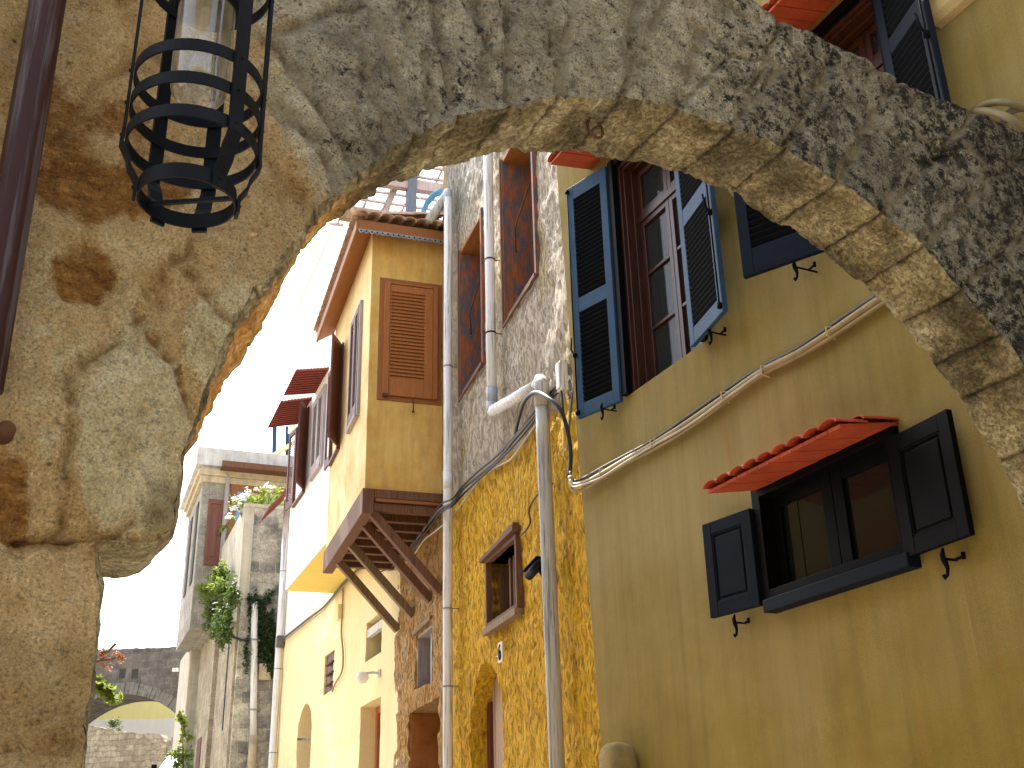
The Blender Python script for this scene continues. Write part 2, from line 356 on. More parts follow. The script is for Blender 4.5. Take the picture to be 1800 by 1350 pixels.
def block_mat(name,c1,c2,mort,bw=.45,bh=.27,dark=.3,axis=(0,2),wobble=.14):
    n=N(name); cb=n.t.nodes.new('ShaderNodeCombineXYZ'); 
    wob=n.math('MULTIPLY',n.math('SUBTRACT',n.noise(2.5,5,.65),.5),wobble)
    n.link(n.math('ADD',n.sep(axis[0]),wob),cb.inputs[0]); n.link(n.math('ADD',n.sep(axis[1]),wob),cb.inputs[1])
    b=n.t.nodes.new('ShaderNodeTexBrick'); n.link(cb.outputs[0],b.inputs['Vector']); b.inputs['Scale'].default_value=1
    b.inputs['Brick Width'].default_value=bw; b.inputs['Row Height'].default_value=bh; b.inputs['Mortar Size'].default_value=.018; b.inputs['Mortar Smooth'].default_value=.6; b.inputs['Bias'].default_value=0
    b.inputs['Color1'].default_value=rgb(*c1); b.inputs['Color2'].default_value=rgb(*c2); b.inputs['Mortar'].default_value=rgb(*mort)
    c=n.mix(1.0,b.outputs[0],n.ramp(n.noise(3,9,.75),(.3,dark),(.6,1.1)),'MULTIPLY')
    c=n.mix(1.0,c,n.ramp(n.noise(30,5,.7),(.3,.6),(.6,1.1)),'MULTIPLY')
    n.color(c); n.bump(n.math('SUBTRACT',1.0,b.outputs['Fac']),.6,.03); n.bump(n.noise(20,7,.7),.6,.03); return n.m
MT['blocks']=block_mat('grey_ashlar',(.46,.42,.34),(.27,.25,.20),(.36,.31,.22),dark=.35)
MT['blocks_tan']=block_mat('tan_ashlar',(.44,.37,.25),(.30,.25,.17),(.40,.34,.23),bw=.6,bh=.32,dark=.45)
MT['bridge']=block_mat('grey_bridge_stone',(.19,.17,.15),(.13,.12,.11),(.22,.20,.17),bw=.5,bh=.3,dark=.4,wobble=.3)
MT['rubble_wall']=block_mat('rubble_garden_wall',(.50,.43,.32),(.34,.28,.20),(.30,.24,.17),bw=.34,bh=.19,dark=.4,wobble=.34)
MT['concrete']=plaster('pale_concrete',(.62,.60,.56),var=.12,scale=2.5,streak=.25,bump=.3)
MT['tanstone']=plaster('tan_cut_stone',(.52,.43,.28),var=.15,scale=2.5,streak=.2,bump=.4)
MT['iron']=paint('black_iron',(.004,.006,.011),.5,.3,.12,0,.4)
MT['brownpipe']=pipe_mat('brown_painted_pipe',(.030,.010,.009),.2,(.07,.055,.06)); MT['brownpipe'].node_tree.nodes['Principled BSDF'].inputs['Specular IOR Level'].default_value=.18
MT['whitepipe']=pipe_mat('white_pvc',(.72,.71,.70),.0,(.30,.27,.22))
MT['greypipe']=pipe_mat('worn_grey_pipe',(.44,.42,.37),.35,(.16,.17,.19))
MT['elbow']=pipe_mat('grey_pvc',(.36,.40,.45),.0,(.2,.2,.2))
MT['blue']=paint('blue_paint',(.028,.072,.145),.6,.16,.2,0,.25)
MT['blueblack']=paint('blue_black_paint',(.004,.008,.018),.6,.2,.10,0,.2)
MT['slat']=paint('dark_slat',(.004,.005,.007),.8,.15,.06,0,.2)
MT['black']=paint('black_paint',(.002,.002,.003),.6,.2,.08,0,.2)
MT['redhood']=paint('red_hood_paint',(.46,.070,.024),.6,.15,.3,0,.25)
MT['mahog']=wood('mahogany_frame',(.050,.014,.006),(.022,.006,.003),.35)
MT['brownshut']=wood('brown_shutter_wood',(.35,.115,.018),(.22,.068,.012),.6)
MT['darkshut']=wood('dark_red_shutter_wood',(.12,.030,.016),(.06,.016,.010),.55)
MT['peel']=wood('peeling_shutter_wood',(.30,.085,.022),(.15,.042,.015),.8,.8,True,.45,(.075,.068,.078))
MT['beam']=wood('bay_timber',(.165,.070,.032),(.065,.027,.013),.75)
MT['tan_timber']=wood('weathered_timber',(.25,.165,.09),(.11,.07,.035),.8)
MT['fascia']=wood('orange_fascia',(.27,.098,.020),(.19,.065,.015),.6,1.0,False)
MT['greywin']=wood('grey_shutter_wood',(.36,.31,.30),(.22,.17,.16),.7)
MT['doorred']=wood('red_brown_door',(.42,.15,.06),(.30,.09,.04),.6)
MT['doorold']=wood('old_door',(.46,.33,.24),(.32,.20,.14),.8)
MT['bluewood']=wood('blue_grey_timber',(.10,.125,.17),(.06,.075,.10),.7)
MT['terracotta']=plaster('terracotta',(.56,.38,.26),var=.2,scale=12,streak=.1,bump=.4,dark=(.28,.13,.07))
MT['metaltrim']=paint('grey_metal_trim',(.30,.31,.33),.5,.2,.5,.3)
MT['rust']=paint('rusty_iron',(.10,.045,.022),.8,.3,.3)
MT['cable_black']=paint('black_cable',(.02,.02,.022),.5,.1,.4)
MT['cable_grey']=paint('grey_cable',(.13,.12,.11),.6,.2,.3)
MT['cable_white']=paint('white_cable',(.50,.44,.33),.5,.1,.4)
MT['cable_tan']=paint('painted_cable',(.34,.26,.12),.55,.15,.4)
MT['blue_hose']=paint('blue_hose',(.05,.28,.50),.4,.1,.5)
MT['glass']=paint('window_glass_dark',(.008,.009,.008),.08,.0,.35,0,0)
MT['curtain']=plaster('curtain_cloth',(.035,.035,.024),var=.1,scale=3,streak=.3,bump=.1)
MT['plate']=paint('number_plate',(.62,.52,.38),.5,.1,.4)
MT['bluepane']=paint('blue_reflecting_pane',(.14,.28,.55),.15,.05,.7,0,0)
def glassy():
    n=N('clear_lamp_glass',.04,.5); t=n.t
    tr=t.nodes.new('ShaderNodeBsdfTransparent'); tr.inputs[0].default_value=(.90,.92,.90,1)
    gl=t.nodes.new('ShaderNodeBsdfGlossy'); gl.inputs['Roughness'].default_value=.05
    lw=t.nodes.new('ShaderNodeLayerWeight'); lw.inputs[0].default_value=.28; mx=t.nodes.new('ShaderNodeMixShader')
    ad=n.math('ADD',n.math('MULTIPLY',lw.outputs['Facing'],.55),.05,True)
    n.link(ad,mx.inputs[0]); n.link(tr.outputs[0],mx.inputs[1]); n.link(gl.outputs[0],mx.inputs[2]); df=t.nodes.new('ShaderNodeBsdfDiffuse'); df.inputs[0].default_value=(.55,.50,.42,1); m2=t.nodes.new('ShaderNodeMixShader'); n.link(n.ramp(n.noise(9,6,.7),(.4,.10),(.7,.38)),m2.inputs[0]); n.link(mx.outputs[0],m2.inputs[1]); n.link(df.outputs[0],m2.inputs[2]); n.link(m2.outputs[0],t.nodes['Material Output'].inputs[0]); return n.m
MT['lampglass']=glassy()
MT['ground']=plaster('street_stone',(.30,.26,.21),var=.2,scale=1.5,streak=.0,bump=.5,grain=40)
def leafm(name,c,c2,tr=.4):
    n=N(name,.55,.4); n.color(n.ramp(n.noise(9,4,.6),(.35,c2),(.62,c)))
    t=n.t.nodes.new('ShaderNodeBsdfTranslucent'); t.inputs[0].default_value=rgb(*[x*1.3 for x in c]); mx=n.t.nodes.new('ShaderNodeMixShader'); mx.inputs[0].default_value=tr
    out=n.t.nodes['Material Output']; n.link(n.b.outputs[0],mx.inputs[1]); n.link(t.outputs[0],mx.inputs[2]); n.link(mx.outputs[0],out.inputs[0]); return n.m
MT['leaf']=leafm('green_leaves',(.085,.13,.022),(.03,.055,.012),.3)
MT['leafbright']=leafm('bright_leaves',(.20,.26,.035),(.09,.14,.018),.4)
MT['ivy']=leafm('dark_ivy',(.035,.075,.018),(.015,.035,.01),.25)
MT['flower']=leafm('white_petals',(.75,.72,.72),(.6,.58,.6),.3)
MT['orangeflower']=leafm('orange_petals',(.34,.13,.07),(.22,.08,.04),.3)

LHH=8.0
MT['palestone']=plaster('pale_render',(.50,.45,.35),var=.12,scale=2.5,streak=.25,bump=.4)
MT['blocks_v']=block_mat('grey_ashlar_end',(.60,.55,.44),(.22,.215,.20),(.50,.43,.32),bw=.44,bh=.30,dark=.28,wobble=.2,axis=(1,2))
MT['blocks_end']=block_mat('oriel_ashlar',(.40,.37,.30),(.24,.225,.19),(.40,.35,.26),bw=.5,bh=.33,dark=.55,axis=(1,2))
MT['archstones']=plaster('arch_stones',(.20,.19,.17),var=.25,scale=5,streak=.2,bump=.5)
MT['oriel_brown']=wood('red_brown_panel',(.17,.060,.035),(.11,.04,.025),.6)  # lighter red-brown wood for the oriel shutter
MT['cream2']=plaster('pale_yellow_plaster',(.82,.74,.32),var=.03,scale=1,streak=.04,bump=.1)

MT['post']=plaster('olive_post_plaster',(.27,.21,.09),var=.15,scale=6,streak=.1,bump=.5,spots=.3)

MT['archdark']=plaster('dark_old_stone',(.06,.055,.05),var=.2,scale=5,streak=.1,bump=.4)

MT['cable_dull']=paint('dull_tan_cable',(.17,.13,.055),.6,.15,.2)
# ------------------------------------------------------------ ground
mb=MB(); ys=[-400,-20,1,5,10,15,20,25,30,35,40,45,60,900]; xs=[-600,-60,-20,-8,0,8,20,60,600]
gz=lambda y: .1*min(max(y-1,0),44)
mb.add([(x,y,gz(y)) for y in ys for x in xs],[(j*len(xs)+i,j*len(xs)+i+1,(j+1)*len(xs)+i+1,(j+1)*len(xs)+i) for j in range(len(ys)-1) for i in range(len(xs)-1)])
g=mb.build('ground',MT['ground']); g['kind']='structure'
# ------------------------------------------------------------ near archway
def apt(px,py,T=0.0): return A.uz(px,py,T)
TT=.36
near=[(157,1350),(162,1283),(167,1233),(176,1167),(180,1117),(184,1060),(189,1025),(181,985),(176,962),(196,958),(222,962),(250,965),(275,962),(296,955),(312,940),(319,912),(321,891),(327,848),(330,805),(334,775),(345,740),(356,708),(372,668),(385,636),(396,605),(409,578),(430,545),(453,515),(480,485),(502,455),(530,420),(562,382),(600,348),(630,325),(666,293),(689,268),(730,246),(780,224),(830,208),(870,198),(930,184),(985,176),(1040,173),(1097,176),(1150,185),(1187,197),(1253,217),(1320,238),(1383,268),(1428,294),(1470,322),(1512,351),(1549,381),(1590,412),(1622,437),(1650,466),(1674,496),(1713,543),(1760,593),(1800,645)]
P0=[apt(*p) for p in near]
base=P0[0]; P0=[(base[0]-.03,-.2),(base[0]-.02,.8)]+P0
e=P0[-1]; P0+=[(e[0]+.20,e[1]-.29),(e[0]+.36,e[1]-.62),(e[0]+.46,e[1]-1.0),(e[0]+.50,e[1]-1.6),(e[0]+.50,e[1]-3.6)]
def resample(P,step,tag_):
    out=[];
    for i in range(len(P)-1):
        a,b=P[i],P[i+1]; L=math.dist(a[:2],b[:2]); n=max(1,int(L/step))
        for k in range(n):
            t=k/n; out.append(tuple(a[j]+(b[j]-a[j])*t for j in range(len(a))))
    out.append(P[-1]); return out
# far lower edge of the vault, same order
def keyed(i): return P0[i]
far_px=[(337,775),(371,737),(380,694),(409,674),(428,645),(462,578),(481,511),(496,477),(503,452),(550,410),(600,376),(650,345),(690,328),(728,311),(766,297),(794,288),(817,283),(839,278),(857,272),(879,276),(919,270),(959,271),(1000,268),(1067,275),(1107,282),(1183,303),(1220,310),(1250,330),(1293,339),(1333,377),(1367,393),(1428,431),(1465,462),(1504,493),(1533,517),(1580,567),(1633,630),(1667,680),(1703,727),(1733,787),(1753,817),(1787,883),(1800,915)]
Q=[apt(p[0],p[1],TT) for p in far_px]
# corresponding near polyline starts at the point (334,775)
i0=[i for i,p in enumerate(P0) if abs(p[0]-apt(334,775)[0])<1e-6 and abs(p[1]-apt(334,775)[1])<1e-6][0]
def arclen(P):
    L=[0]
    for i in range(1,len(P)): L.append(L[-1]+math.dist(P[i-1],P[i]))
    return L
def sample(P,L,t):
    s=t*L[-1]; i=min(max(bisect.bisect_right(L,s)-1,0),len(P)-2); k=(s-L[i])/max(1e-9,L[i+1]-L[i])
    return tuple(P[i][j]+(P[i+1][j]-P[i][j])*k for j in range(2))
i1=[i for i,p in enumerate(P0) if abs(p[0]-e[0])<1e-6 and abs(p[1]-e[1])<1e-6][0]
near_arc=P0[i0:i1+1]; Ln=arclen(near_arc); Lf=arclen(Q)
NA=360
CX,CZ=2.05,2.55
def ang(p): return math.atan2(p[1]-CZ,p[0]-CX)
Qd=[sample(Q,Lf,k/1500) for k in range(1501)]; Qa=[]
mn=9
for q in Qd: mn=min(mn,ang(q)); Qa.append(-mn)
na=[sample(near_arc,Ln,k/NA) for k in range(NA+1)]; fa=[]
mn=9
for p in na:
    mn=min(mn,ang(p)); i=bisect.bisect_left(Qa,-mn)
    if i>=len(Qd): r_=math.dist(Qd[-1],(CX,CZ)); fa.append((CX+r_*math.cos(mn),CZ+r_*math.sin(mn)))
    else: fa.append(Qd[i])
fs_m=[]
for k in range(len(fa)):
    a_=max(0,k-5); b_=min(len(fa)-1,k+5); kk=min(k-a_,b_-k); seg=fa[k-kk:k+kk+1]; fs_m.append((sum(p[0] for p in seg)/len(seg),sum(p[1] for p in seg)/len(seg)))
fa=fs_m
lowN=resample(P0[:i0+1],.015,0)[:-1]
def lowfar(p):   # under the springer block and down the jamb
    return (p[0]-(.06 if p[1]<1.97 else 0.0),p[1])
tail=resample(P0[i1:],.02,0)[1:]
off=(fa[-1][0]-na[-1][0],fa[-1][1]-na[-1][1])
jag=lambda p,q:(p[0]+.006*fbm(p[0],p[1],q,9)+.0035*fbm(p[0],p[1],q+3,30,3),p[1]+.006*fbm(p[0],p[1],q+7,9)+.0035*fbm(p[0],p[1],q+9,30,3))
na=[jag(p,1) for p in na]; fa=[jag(p,20) for p in fa]
near_all=lowN+na+tail; far_all=[lowfar(p) for p in lowN]+fa+[(p[0]+off[0]*max(0,1-(k*.02)/1.2),p[1]+off[1]*max(0,1-(k*.02)/1.2)) for k,p in enumerate(tail)]
# smooth the hand-over between springer and vault
joint_px=[(455,513),(562,382),(640,317),(735,244),(812,214),(900,190),(985,176),(1092,176),(1190,197),(1290,228),(1383,268),(1470,322),(1549,381),(1622,437),(1690,512),(1757,590),(1803,652)]
def nearest(p):
    q=apt(*p); return min(range(len(near_all)),key=lambda i:(near_all[i][0]-q[0])**2+(near_all[i][1]-q[1])**2)
LA=arclen(near_all); JL=[LA[nearest(p)] for p in joint_px]
JL+= [JL[-1]+.33*k for k in range(1,6)]
def soft_disp(i,t,w):
    p=near_all[i]; x,z=p
    dj=min(abs(LA[i]-j) for j in JL)
    g=math.exp(-(dj/.009)**2)
    k=bisect.bisect(JL,LA[i]); 
    h=.010*fbm(x,z,w,7)+.014*fbm(x+9,z,w,3)+.009*fbm(x,z,w,22,3)
    h+=.006*math.sin(k*12.7)      # each stone sits a little differently
    h-=.012*g
    if i<len(lowN): h*=.35
    if t<.12: h-=.02*(1-t/.12)**2*(.6+.8*abs(fbm(x,z,w,9)))       # worn arris
    if t>.88: h-=.018*((t-.88)/.12)**2*(.5+1.2*abs(fbm(x+4,z,w,11)))
    return h,g
arch=Thing('stone_archway',A,(0,0,0),'big weathered sandstone arch spanning the alley overhead, its left pier filling the left edge','stone arch')
mb=MB(); J=34; n=len(near_all); vs=[]; jt=[]
NRM=[]
for i in range(n):
    a=near_all[max(i-3,0)]; b=near_all[min(i+3,n-1)]; tx,tz=b[0]-a[0],b[1]-a[1]; l=math.hypot(tx,tz) or 1
    NRM.append((tz/l,-tx/l))     # points into the opening
# (u,z) opening side: to the right of travel direction
for i in range(n):
    for j in range(J+1):
        t=j/J; p=near_all[i]; q=far_all[i]; w_=t*TT
        x=p[0]+(q[0]-p[0])*t; z=p[1]+(q[1]-p[1])*t
        sag=.0
        hd,g=soft_disp(i,t,w_)
        vs.append((x+NRM[i][0]*hd,w_+.0*hd,z+NRM[i][1]*hd)); jt.append(g)
mb.add(vs,[(i*(J+1)+j,i*(J+1)+j+1,(i+1)*(J+1)+j+1,(i+1)*(J+1)+j) for i in range(n-1) for j in range(J)])
mb.att['joint']=jt; mb.att['plas_bounce']=[smoothstep(len(lowN)+95,len(lowN)+70,i)*smoothstep(len(lowN)-4,len(lowN)+2,i)*smoothstep(.08,.2,j/J) for i in range(n) for j in range(J+1)]
arch.part('vault_stones',mb,MT['soffit'],smooth=True)
edge_near=[vs[i*(J+1)] for i in range(n)]; edge_far=[vs[i*(J+1)+J] for i in range(n)]
# face: strip from the opening edge out to the extrados / out of frame
ext_px=[(1330,0),(1362,32),(1392,40),(1440,62),(1490,88),(1530,110),(1560,128),(1600,148),(1650,168),(1690,186),(1720,195),(1760,212),(1800,238)]
E0=[apt(*p) for p in ext_px]
jn=len(lowN)
# outer polyline matched by index fraction
keys=[(0,(-2.6,-.2)),(nearest((189,1025)),(-2.6,1.95)),(nearest((250,965)),(-2.6,2.15)),(nearest((319,912)),(-2.6,2.5)),(nearest((334,775)),(-2.6,3.1)),(nearest((453,515)),(-2.6,4.6)),(nearest((600,348)),(-1.6,5.6)),(nearest((700,262)),(-.2,5.75)),(nearest((870,198)),(1.0,5.7)),(nearest((1040,173)),(1.9,5.45)),(nearest((1150,185)),E0[0])]
m=len(E0)-1; st=nearest((1150,185)); en=nearest((1713,543))
for k in range(1,m+1): keys.append((int(st+(en-st)*k/m),E0[k]))
lx=E0[-1]; keys+=[(nearest((1800,645)),(lx[0]+.16,lx[1]-.14)),(len(near_all)-1,(lx[0]+1.2,lx[1]-1.5))]
keys.append((len(near_all)-1,(lx[0]+1.2,0)))
keys=[keys[0]]+[b for a,b in zip(keys,keys[1:]) if b[0]>a[0]]
def outer(i):
    for a,b in zip(keys,keys[1:]):
        if a[0]<=i<=b[0]:
            t=(i-a[0])/(b[0]-a[0]); return (a[1][0]+(b[1][0]-a[1][0])*t,a[1][1]+(b[1][1]-a[1][1])*t)
    return keys[-1][1]
_ru=_r; 
def topx(u,w_,z):
    x,y,zz=A.P(u,w_,z); q=(x,y,zz-CAMZ); dd=dot(q,_f)
    return 900+F*dot(q,_r)/dd, 675-F*dot(q,_u)/dd
creases=[[(498,178),(560,270),(598,345)],[(455,130),(480,185),(560,250)],[(345,430),(300,470),(262,520)],[(128,655),(205,600),(238,560),(300,625),(338,735)],[(235,620),(290,500)],[(325,480),(400,560),(440,590)],
 [(689,265),(650,150),(600,20)],[(780,226),(740,110),(705,0)],[(872,198),(850,90),(835,0)],[(985,176),(975,80),(970,0)],[(1092,176),(1110,80),(1120,0)],[(1190,197),(1235,80),(1260,0)],[(1290,228),(1340,120),(1370,40)],[(1383,268),(1440,150),(1470,90)],[(1470,322),(1560,190),(1590,150)],[(1549,381),(1650,270),(1720,200)],[(1622,437),(1720,340),(1800,270)],[(1690,512),(1790,430)],
 [(120,655),(112,800),(108,930)],[(180,965),(330,880)],[(0,960),(90,955),(180,975)]]
def segd(p,a,b):
    ax,ay=a;bx,by=b; dx,dy=bx-ax,by-ay; t=max(0,min(1,((p[0]-ax)*dx+(p[1]-ay)*dy)/(dx*dx+dy*dy))); return math.hypot(p[0]-ax-t*dx,p[1]-ay-t*dy)
stains=[(150,485,72,62,.9),(175,330,150,70,.95),(110,230,90,60,.8),(215,205,90,45,.7),(240,370,90,26,.6),(20,880,50,95,.9),(10,600,20,60,.3),(80,1290,150,60,.55),(200,955,120,26,.5),(90,140,60,22,.6),(30,60,30,60,.4),(290,250,80,30,.5)]
pales=[(235,760,105,200,.85),(400,600,90,120,.6),(95,640,70,240,.45),(560,160,110,130,.6),(380,420,130,110,.35),(620,130,90,120,.3)]
mb=MB(); K=110; vs=[]; li=[];stn=[];pal=[];jt=[];ton=[];drk=[]
rt=random.Random(5); TONE={}
def tone(k,q):
    if (k,q) not in TONE: TONE[(k,q)]=rt.random()
    return TONE[(k,q)]
idx=list(range(0,n,2)); 
if idx[-1]!=n-1: idx.append(n-1)
for i in idx:
    p0=edge_near[i]; q=outer(i)
    for j in range(K+1):
        t=(j/K)**1.15; x=p0[0]+(q[0]-p0[0])*t; z=p0[2]+(q[1]-p0[2])*t
        px,py=topx(x,0,z)
        h=.022*fbm(x,z,3,1.6)+.010*fbm(x,z,1,5)+.007*fbm(x,z,7,14)+.006*fbm(x,z,7,34,3)
        g=0
        if -80<px<1900 and -100<py<1400:
            jx=px+14*fbm(x,z,2,4); jy=py+14*fbm(x,z,12,4)
            for c in creases:
                dm=min(segd((jx,jy),a,b) for a,b in zip(c,c[1:])); g=max(g,math.exp(-(dm/6)**2))
        rd_=t*math.dist((p0[0],p0[2]),q); kk=bisect.bisect(JL,LA[i]+.03*fbm(x,z,41,3)); dp_=.52+.16*((kk*7)%3)
        if i>=len(lowN)+40 and LA[i]>JL[0]-.3:
            dj=min(abs(LA[i]+.012*fbm(x,z,41,4)-j_) for j_ in JL)*(1+rd_*.35)
            if rd_<dp_: g=max(g,.9*math.exp(-(dj/.011)**2))
            g=max(g,.7*math.exp(-((rd_-dp_+.03*fbm(x,z,51,3))/.014)**2))
            T_=tone(kk,rd_>dp_) if rd_<dp_ else tone(kk//2,int((rd_-dp_)/.45)+2)
        else: T_=tone(int(z/.42),int((x+.11*int(z/.42))/.6)+90)
        L=smoothstep(380,680,px+.35*(350-py))
        if py>420: L*=smoothstep(900,420,py)
        L=max(L,smoothstep(1500,1750,px))
        S=0;Pp=0
        for (cx,cy,rx,ry,s_) in stains:
            dd=math.hypot((px-cx)/rx,(py-cy)/ry); S=max(S,s_*smoothstep(1.35,.6,dd+.25*fbm(x,z,5,6)))
        for (cx,cy,rx,ry,s_) in pales:
            dd=math.hypot((px-cx)/rx,(py-cy)/ry); Pp=max(Pp,s_*smoothstep(1.25,.7,dd+.25*fbm(x,z,15,6)))
        # plastered recess left of the springer stones, deep where the brown stone is laid bare
        h-=.030*S+.0; h+=.045*Pp
        h-=.026*g
        if L>.3: h+=.006*L*fbm(x,z,21,9)-.012*L*max(0,fbm(x,z,31,11)-.15)
        arr=max(0,1-t*K/4)**2 if j<4 else 0
        w_=-h+ (.0 if j else 0)
        if j==0: w_=0.0
        elif j<5: w_*= j/5
        vs.append((x,w_,z)); li.append(L); stn.append(S); pal.append(Pp); jt.append(min(1,g)); ton.append(T_); drk.append(smoothstep(900,1700,px)*.8+.5*smoothstep(250,60,abs(px-760)))
m=len(idx)
# crumbled edge: pull outer rows in and out
mb.add(vs,[(i*(K+1)+j,(i+1)*(K+1)+j,(i+1)*(K+1)+j+1,i*(K+1)+j+1) for i in range(m-1) for j in range(K)])
mb.att={'lich':li,'stain':stn,'pale':pal,'joint':jt,'tone':ton,'dark':drk}
arch.part('face_masonry',mb,MT['arch'],smooth=True)
# top of the arch (extrados) with a ragged ridge, and the back face
top_line=[vs[i*(K+1)+K] for i in range(m)]
mb=MB(); tv=[]
for p in top_line:
    for j in range(9):
        t=j/8; r_=.02*fbm(p[0]*3,p[2]*3,t*3,3)+.05*math.sin(t*math.pi)
        tv.append((p[0]+r_*.3,p[1]+t*(TT-p[1]),p[2]+(r_ if 0<j<8 else 0)))
mb.add(tv,[(i*9+j,i*9+j+1,(i+1)*9+j+1,(i+1)*9+j) for i in range(m-1) for j in range(8)])
k2=len(mb.v); 
bv=[]
for a,i in enumerate(idx):
    bv.append(edge_far[i]); bv.append((top_line[a][0],TT,top_line[a][2]))
mb.add(bv,[(2*i,2*i+1,2*i+3,2*i+2) for i in range(m-1)])
mb.att={k:[{'lich':.8,'tone':.5,'dark':.4}.get(k,0)]*len(mb.v) for k in ('lich','stain','pale','joint','tone','dark')}
arch.part('coping_stones',mb,MT['arch'])
# underside block of the left springer is part of vault_stones; a building stands on the left behind the pier
# iron ring
ru,rz=apt(1045,200); 
mb=MB(); c=apt(1046,226,.12); R=.036
mb.tube([(c[0]+R*math.cos(a)*.95,.12+R*math.sin(a)*.2,c[1]+R*1.25*math.sin(a)) for a in [2*math.pi*k/28 for k in range(29)]],.0060,8,False)
mb.tube([(c[0]+.006,.12,c[1]+R*1.15),(c[0]+.004,.125,c[1]+R*1.7),(c[0]+.006,.13,c[1]+R*2.6)],.004,8)
solo('iron_ring',A,(c[0],.12,c[1]),mb,MT['rust'],'small rusty iron ring hanging under the crown of the stone arch','iron ring',smooth=True)
# ------------------------------------------------------------ brown drainpipe and bolt on the left pier
a=A.uz(84,0,-.10); b=A.uz(-11,560,-.10)
s_=(b[0]-a[0])/(b[1]-a[1])
pipe=Thing('drainpipe',A,(b[0],-.10,b[1]-.05),'dark brown painted iron pipe standing against the left stone pier','drainpipe')
zt=5.2; zb=A.uz(0,690,-.10)[1]; mb=MB(); mb.tube([(b[0]+s_*(z-b[1]),-.10+.002*math.sin(z*9),z) for z in [zb+(zt-zb)*k/12 for k in range(13)]],.047,28)
pipe.part('pipe_tube',mb,MT['brownpipe'],smooth=True)
c=A.uz(10,757,-.03)
mb=MB(); mb.xf=lambda x,y,z:(c[0]+x,-.03-z,c[1]+y)
mb.lathe([(0,.030),(.010,.030),(.018,.024),(.022,.012),(.022,-.05)],n=24)
solo('pipe_bolt',A,(c[0],0,c[1]),mb,MT['rust'],'round dark iron bolt end sticking out of the left pier below the brown pipe','bolt',smooth=True)
# ------------------------------------------------------------ lantern
ly=1.68; r=ray(350,261); k=ly/r[1]; LX,LZ=r[0]*k,CAMZ+r[2]*k; PXM=F/ (k)  # px per metre about there
lan=Thing('wall_lantern',G,(LX,ly,LZ+.7),'black riveted iron cage lantern with a clear glass jar hanging at the top left','lantern')
RW=109/PXM; RS=79/PXM; LX-=.012
def lz(py): r=ray(350,py); return CAMZ+r[2]*ly/r[1]
zw=[lz(y) for y in (261,205,150,-25,-80,-140)]; zs=lz(345)
LS=LX+ (ray(330,345)[0]*ly/ray(330,345)[1]-LX)*.35
def band(mb,cx,cy,r_,z,hh,th=.0035,n=56):
    mb.lathe([(r_,z-hh),(r_+th,z-hh),(r_+th,z+hh),(r_,z+hh),(r_,z-hh)],(cx,cy),n)
for z in zw: mb=MB(); band(mb,LX,ly,RW,z,.012); lan.part('cage_ring',mb,MT['iron'])
mb=MB(); band(mb,LX,ly,RS,zs,.0145); lan.part('bottom_ring',mb,MT['iron'])
def strap(mb,ang,prof,wd=.027,th=.006):
    ca,sa=math.cos(ang),math.sin(ang); m=len(prof); vs=[]
    for r_,z in prof:
        for s1,s2 in ((-1,0),(1,0),(1,1),(-1,1)):
            rr=r_+th*s2; vs.append((LX+rr*ca-s1*wd/2*sa,ly+rr*sa+s1*wd/2*ca,z))
    fs=[(i*4+a_,i*4+(a_+1)%4,(i+1)*4+(a_+1)%4,(i+1)*4+a_) for i in range(m-1) for a_ in range(4)]+[(3,2,1,0),(4*m-4,4*m-3,4*m-2,4*m-1)]
    mb.add(vs,fs)
camdir=math.atan2(-ly,-LX)
for dg in (34,95,162,-148,-86):
    ang=camdir+math.radians(dg); mb=MB(); rv=mb
    strap(mb,ang,[(RW+.004,zw[-1]+.03),(RW+.004,zw[0]+.010),(RW+.006,zw[0]-.018),(RW-.008,zw[0]-.045),(RS+.018,zs+.035),(RS+.004,zs+.012),(RS+.004,zs-.020)])
    for z in zw+[zs]:
        r_=(RW if z!=zs else RS)+.009; cx,cy=LX+r_*math.cos(ang),ly+r_*math.sin(ang)
        rv.tube([(cx,cy,z),(cx+.004*math.cos(ang),cy+.004*math.sin(ang),z)],[.0045,.0025],8)
    lan.part('cage_strap',mb,MT['iron'])
mb=MB(); aa=camdir+math.radians(60); mb.beam((LX+RS*math.cos(aa+.2),ly+RS*math.sin(aa+.2),zs-.006),(LX+RS*math.cos(aa+math.pi-.1),ly+RS*math.sin(aa+math.pi-.1),zs+.002),.007,.007)
lan.part('cross_bar',mb,MT['iron'])
zj0=lz(192); zj1=lz(20); rj=52/PXM
mb=MB(); mb.lathe([(0,zj0),(rj*.35,zj0+.004),(rj*.7,zj0+.016),(rj*.93,zj0+.036),(rj,zj0+.06),(rj,zj1),(rj*1.04,zj1+.004),(rj*1.04,zj1+.01)],(LX,ly),40)
jar=lan.part('glass_jar',mb,MT['lampglass'],smooth=True)
mb=MB(); mb.lathe([(0,zj0+.045),(.012,zj0+.047),(.024,zj0+.058),(.030,zj0+.078),(.028,zj0+.10),(.017,zj0+.13),(.013,zj0+.15),(.013,zj1)],(LX,ly),28)
lan.part('light_bulb',mb,MT['lampglass'],parent=jar,smooth=True)
mb=MB(); mb.lathe([(0,zj1),(rj*1.12,zj1),(rj*1.16,zj1+.012),(rj*1.16,zj1+.05),(rj*.8,zj1+.08),(rj*.5,zj1+.10),(.02,zj1+.16),(.012,zw[-1]+.2),(0,zw[-1]+.2)],(LX,ly),32)
lan.part('lamp_socket',mb,MT['iron'],smooth=True)
mb=MB()
for dg in (34,162,-86):
    ang=camdir+math.radians(dg); mb.beam((LX,ly,zw[-1]+.12),(LX+RW*math.cos(ang),ly+RW*math.sin(ang),zw[-1]+.02),.02,.006)
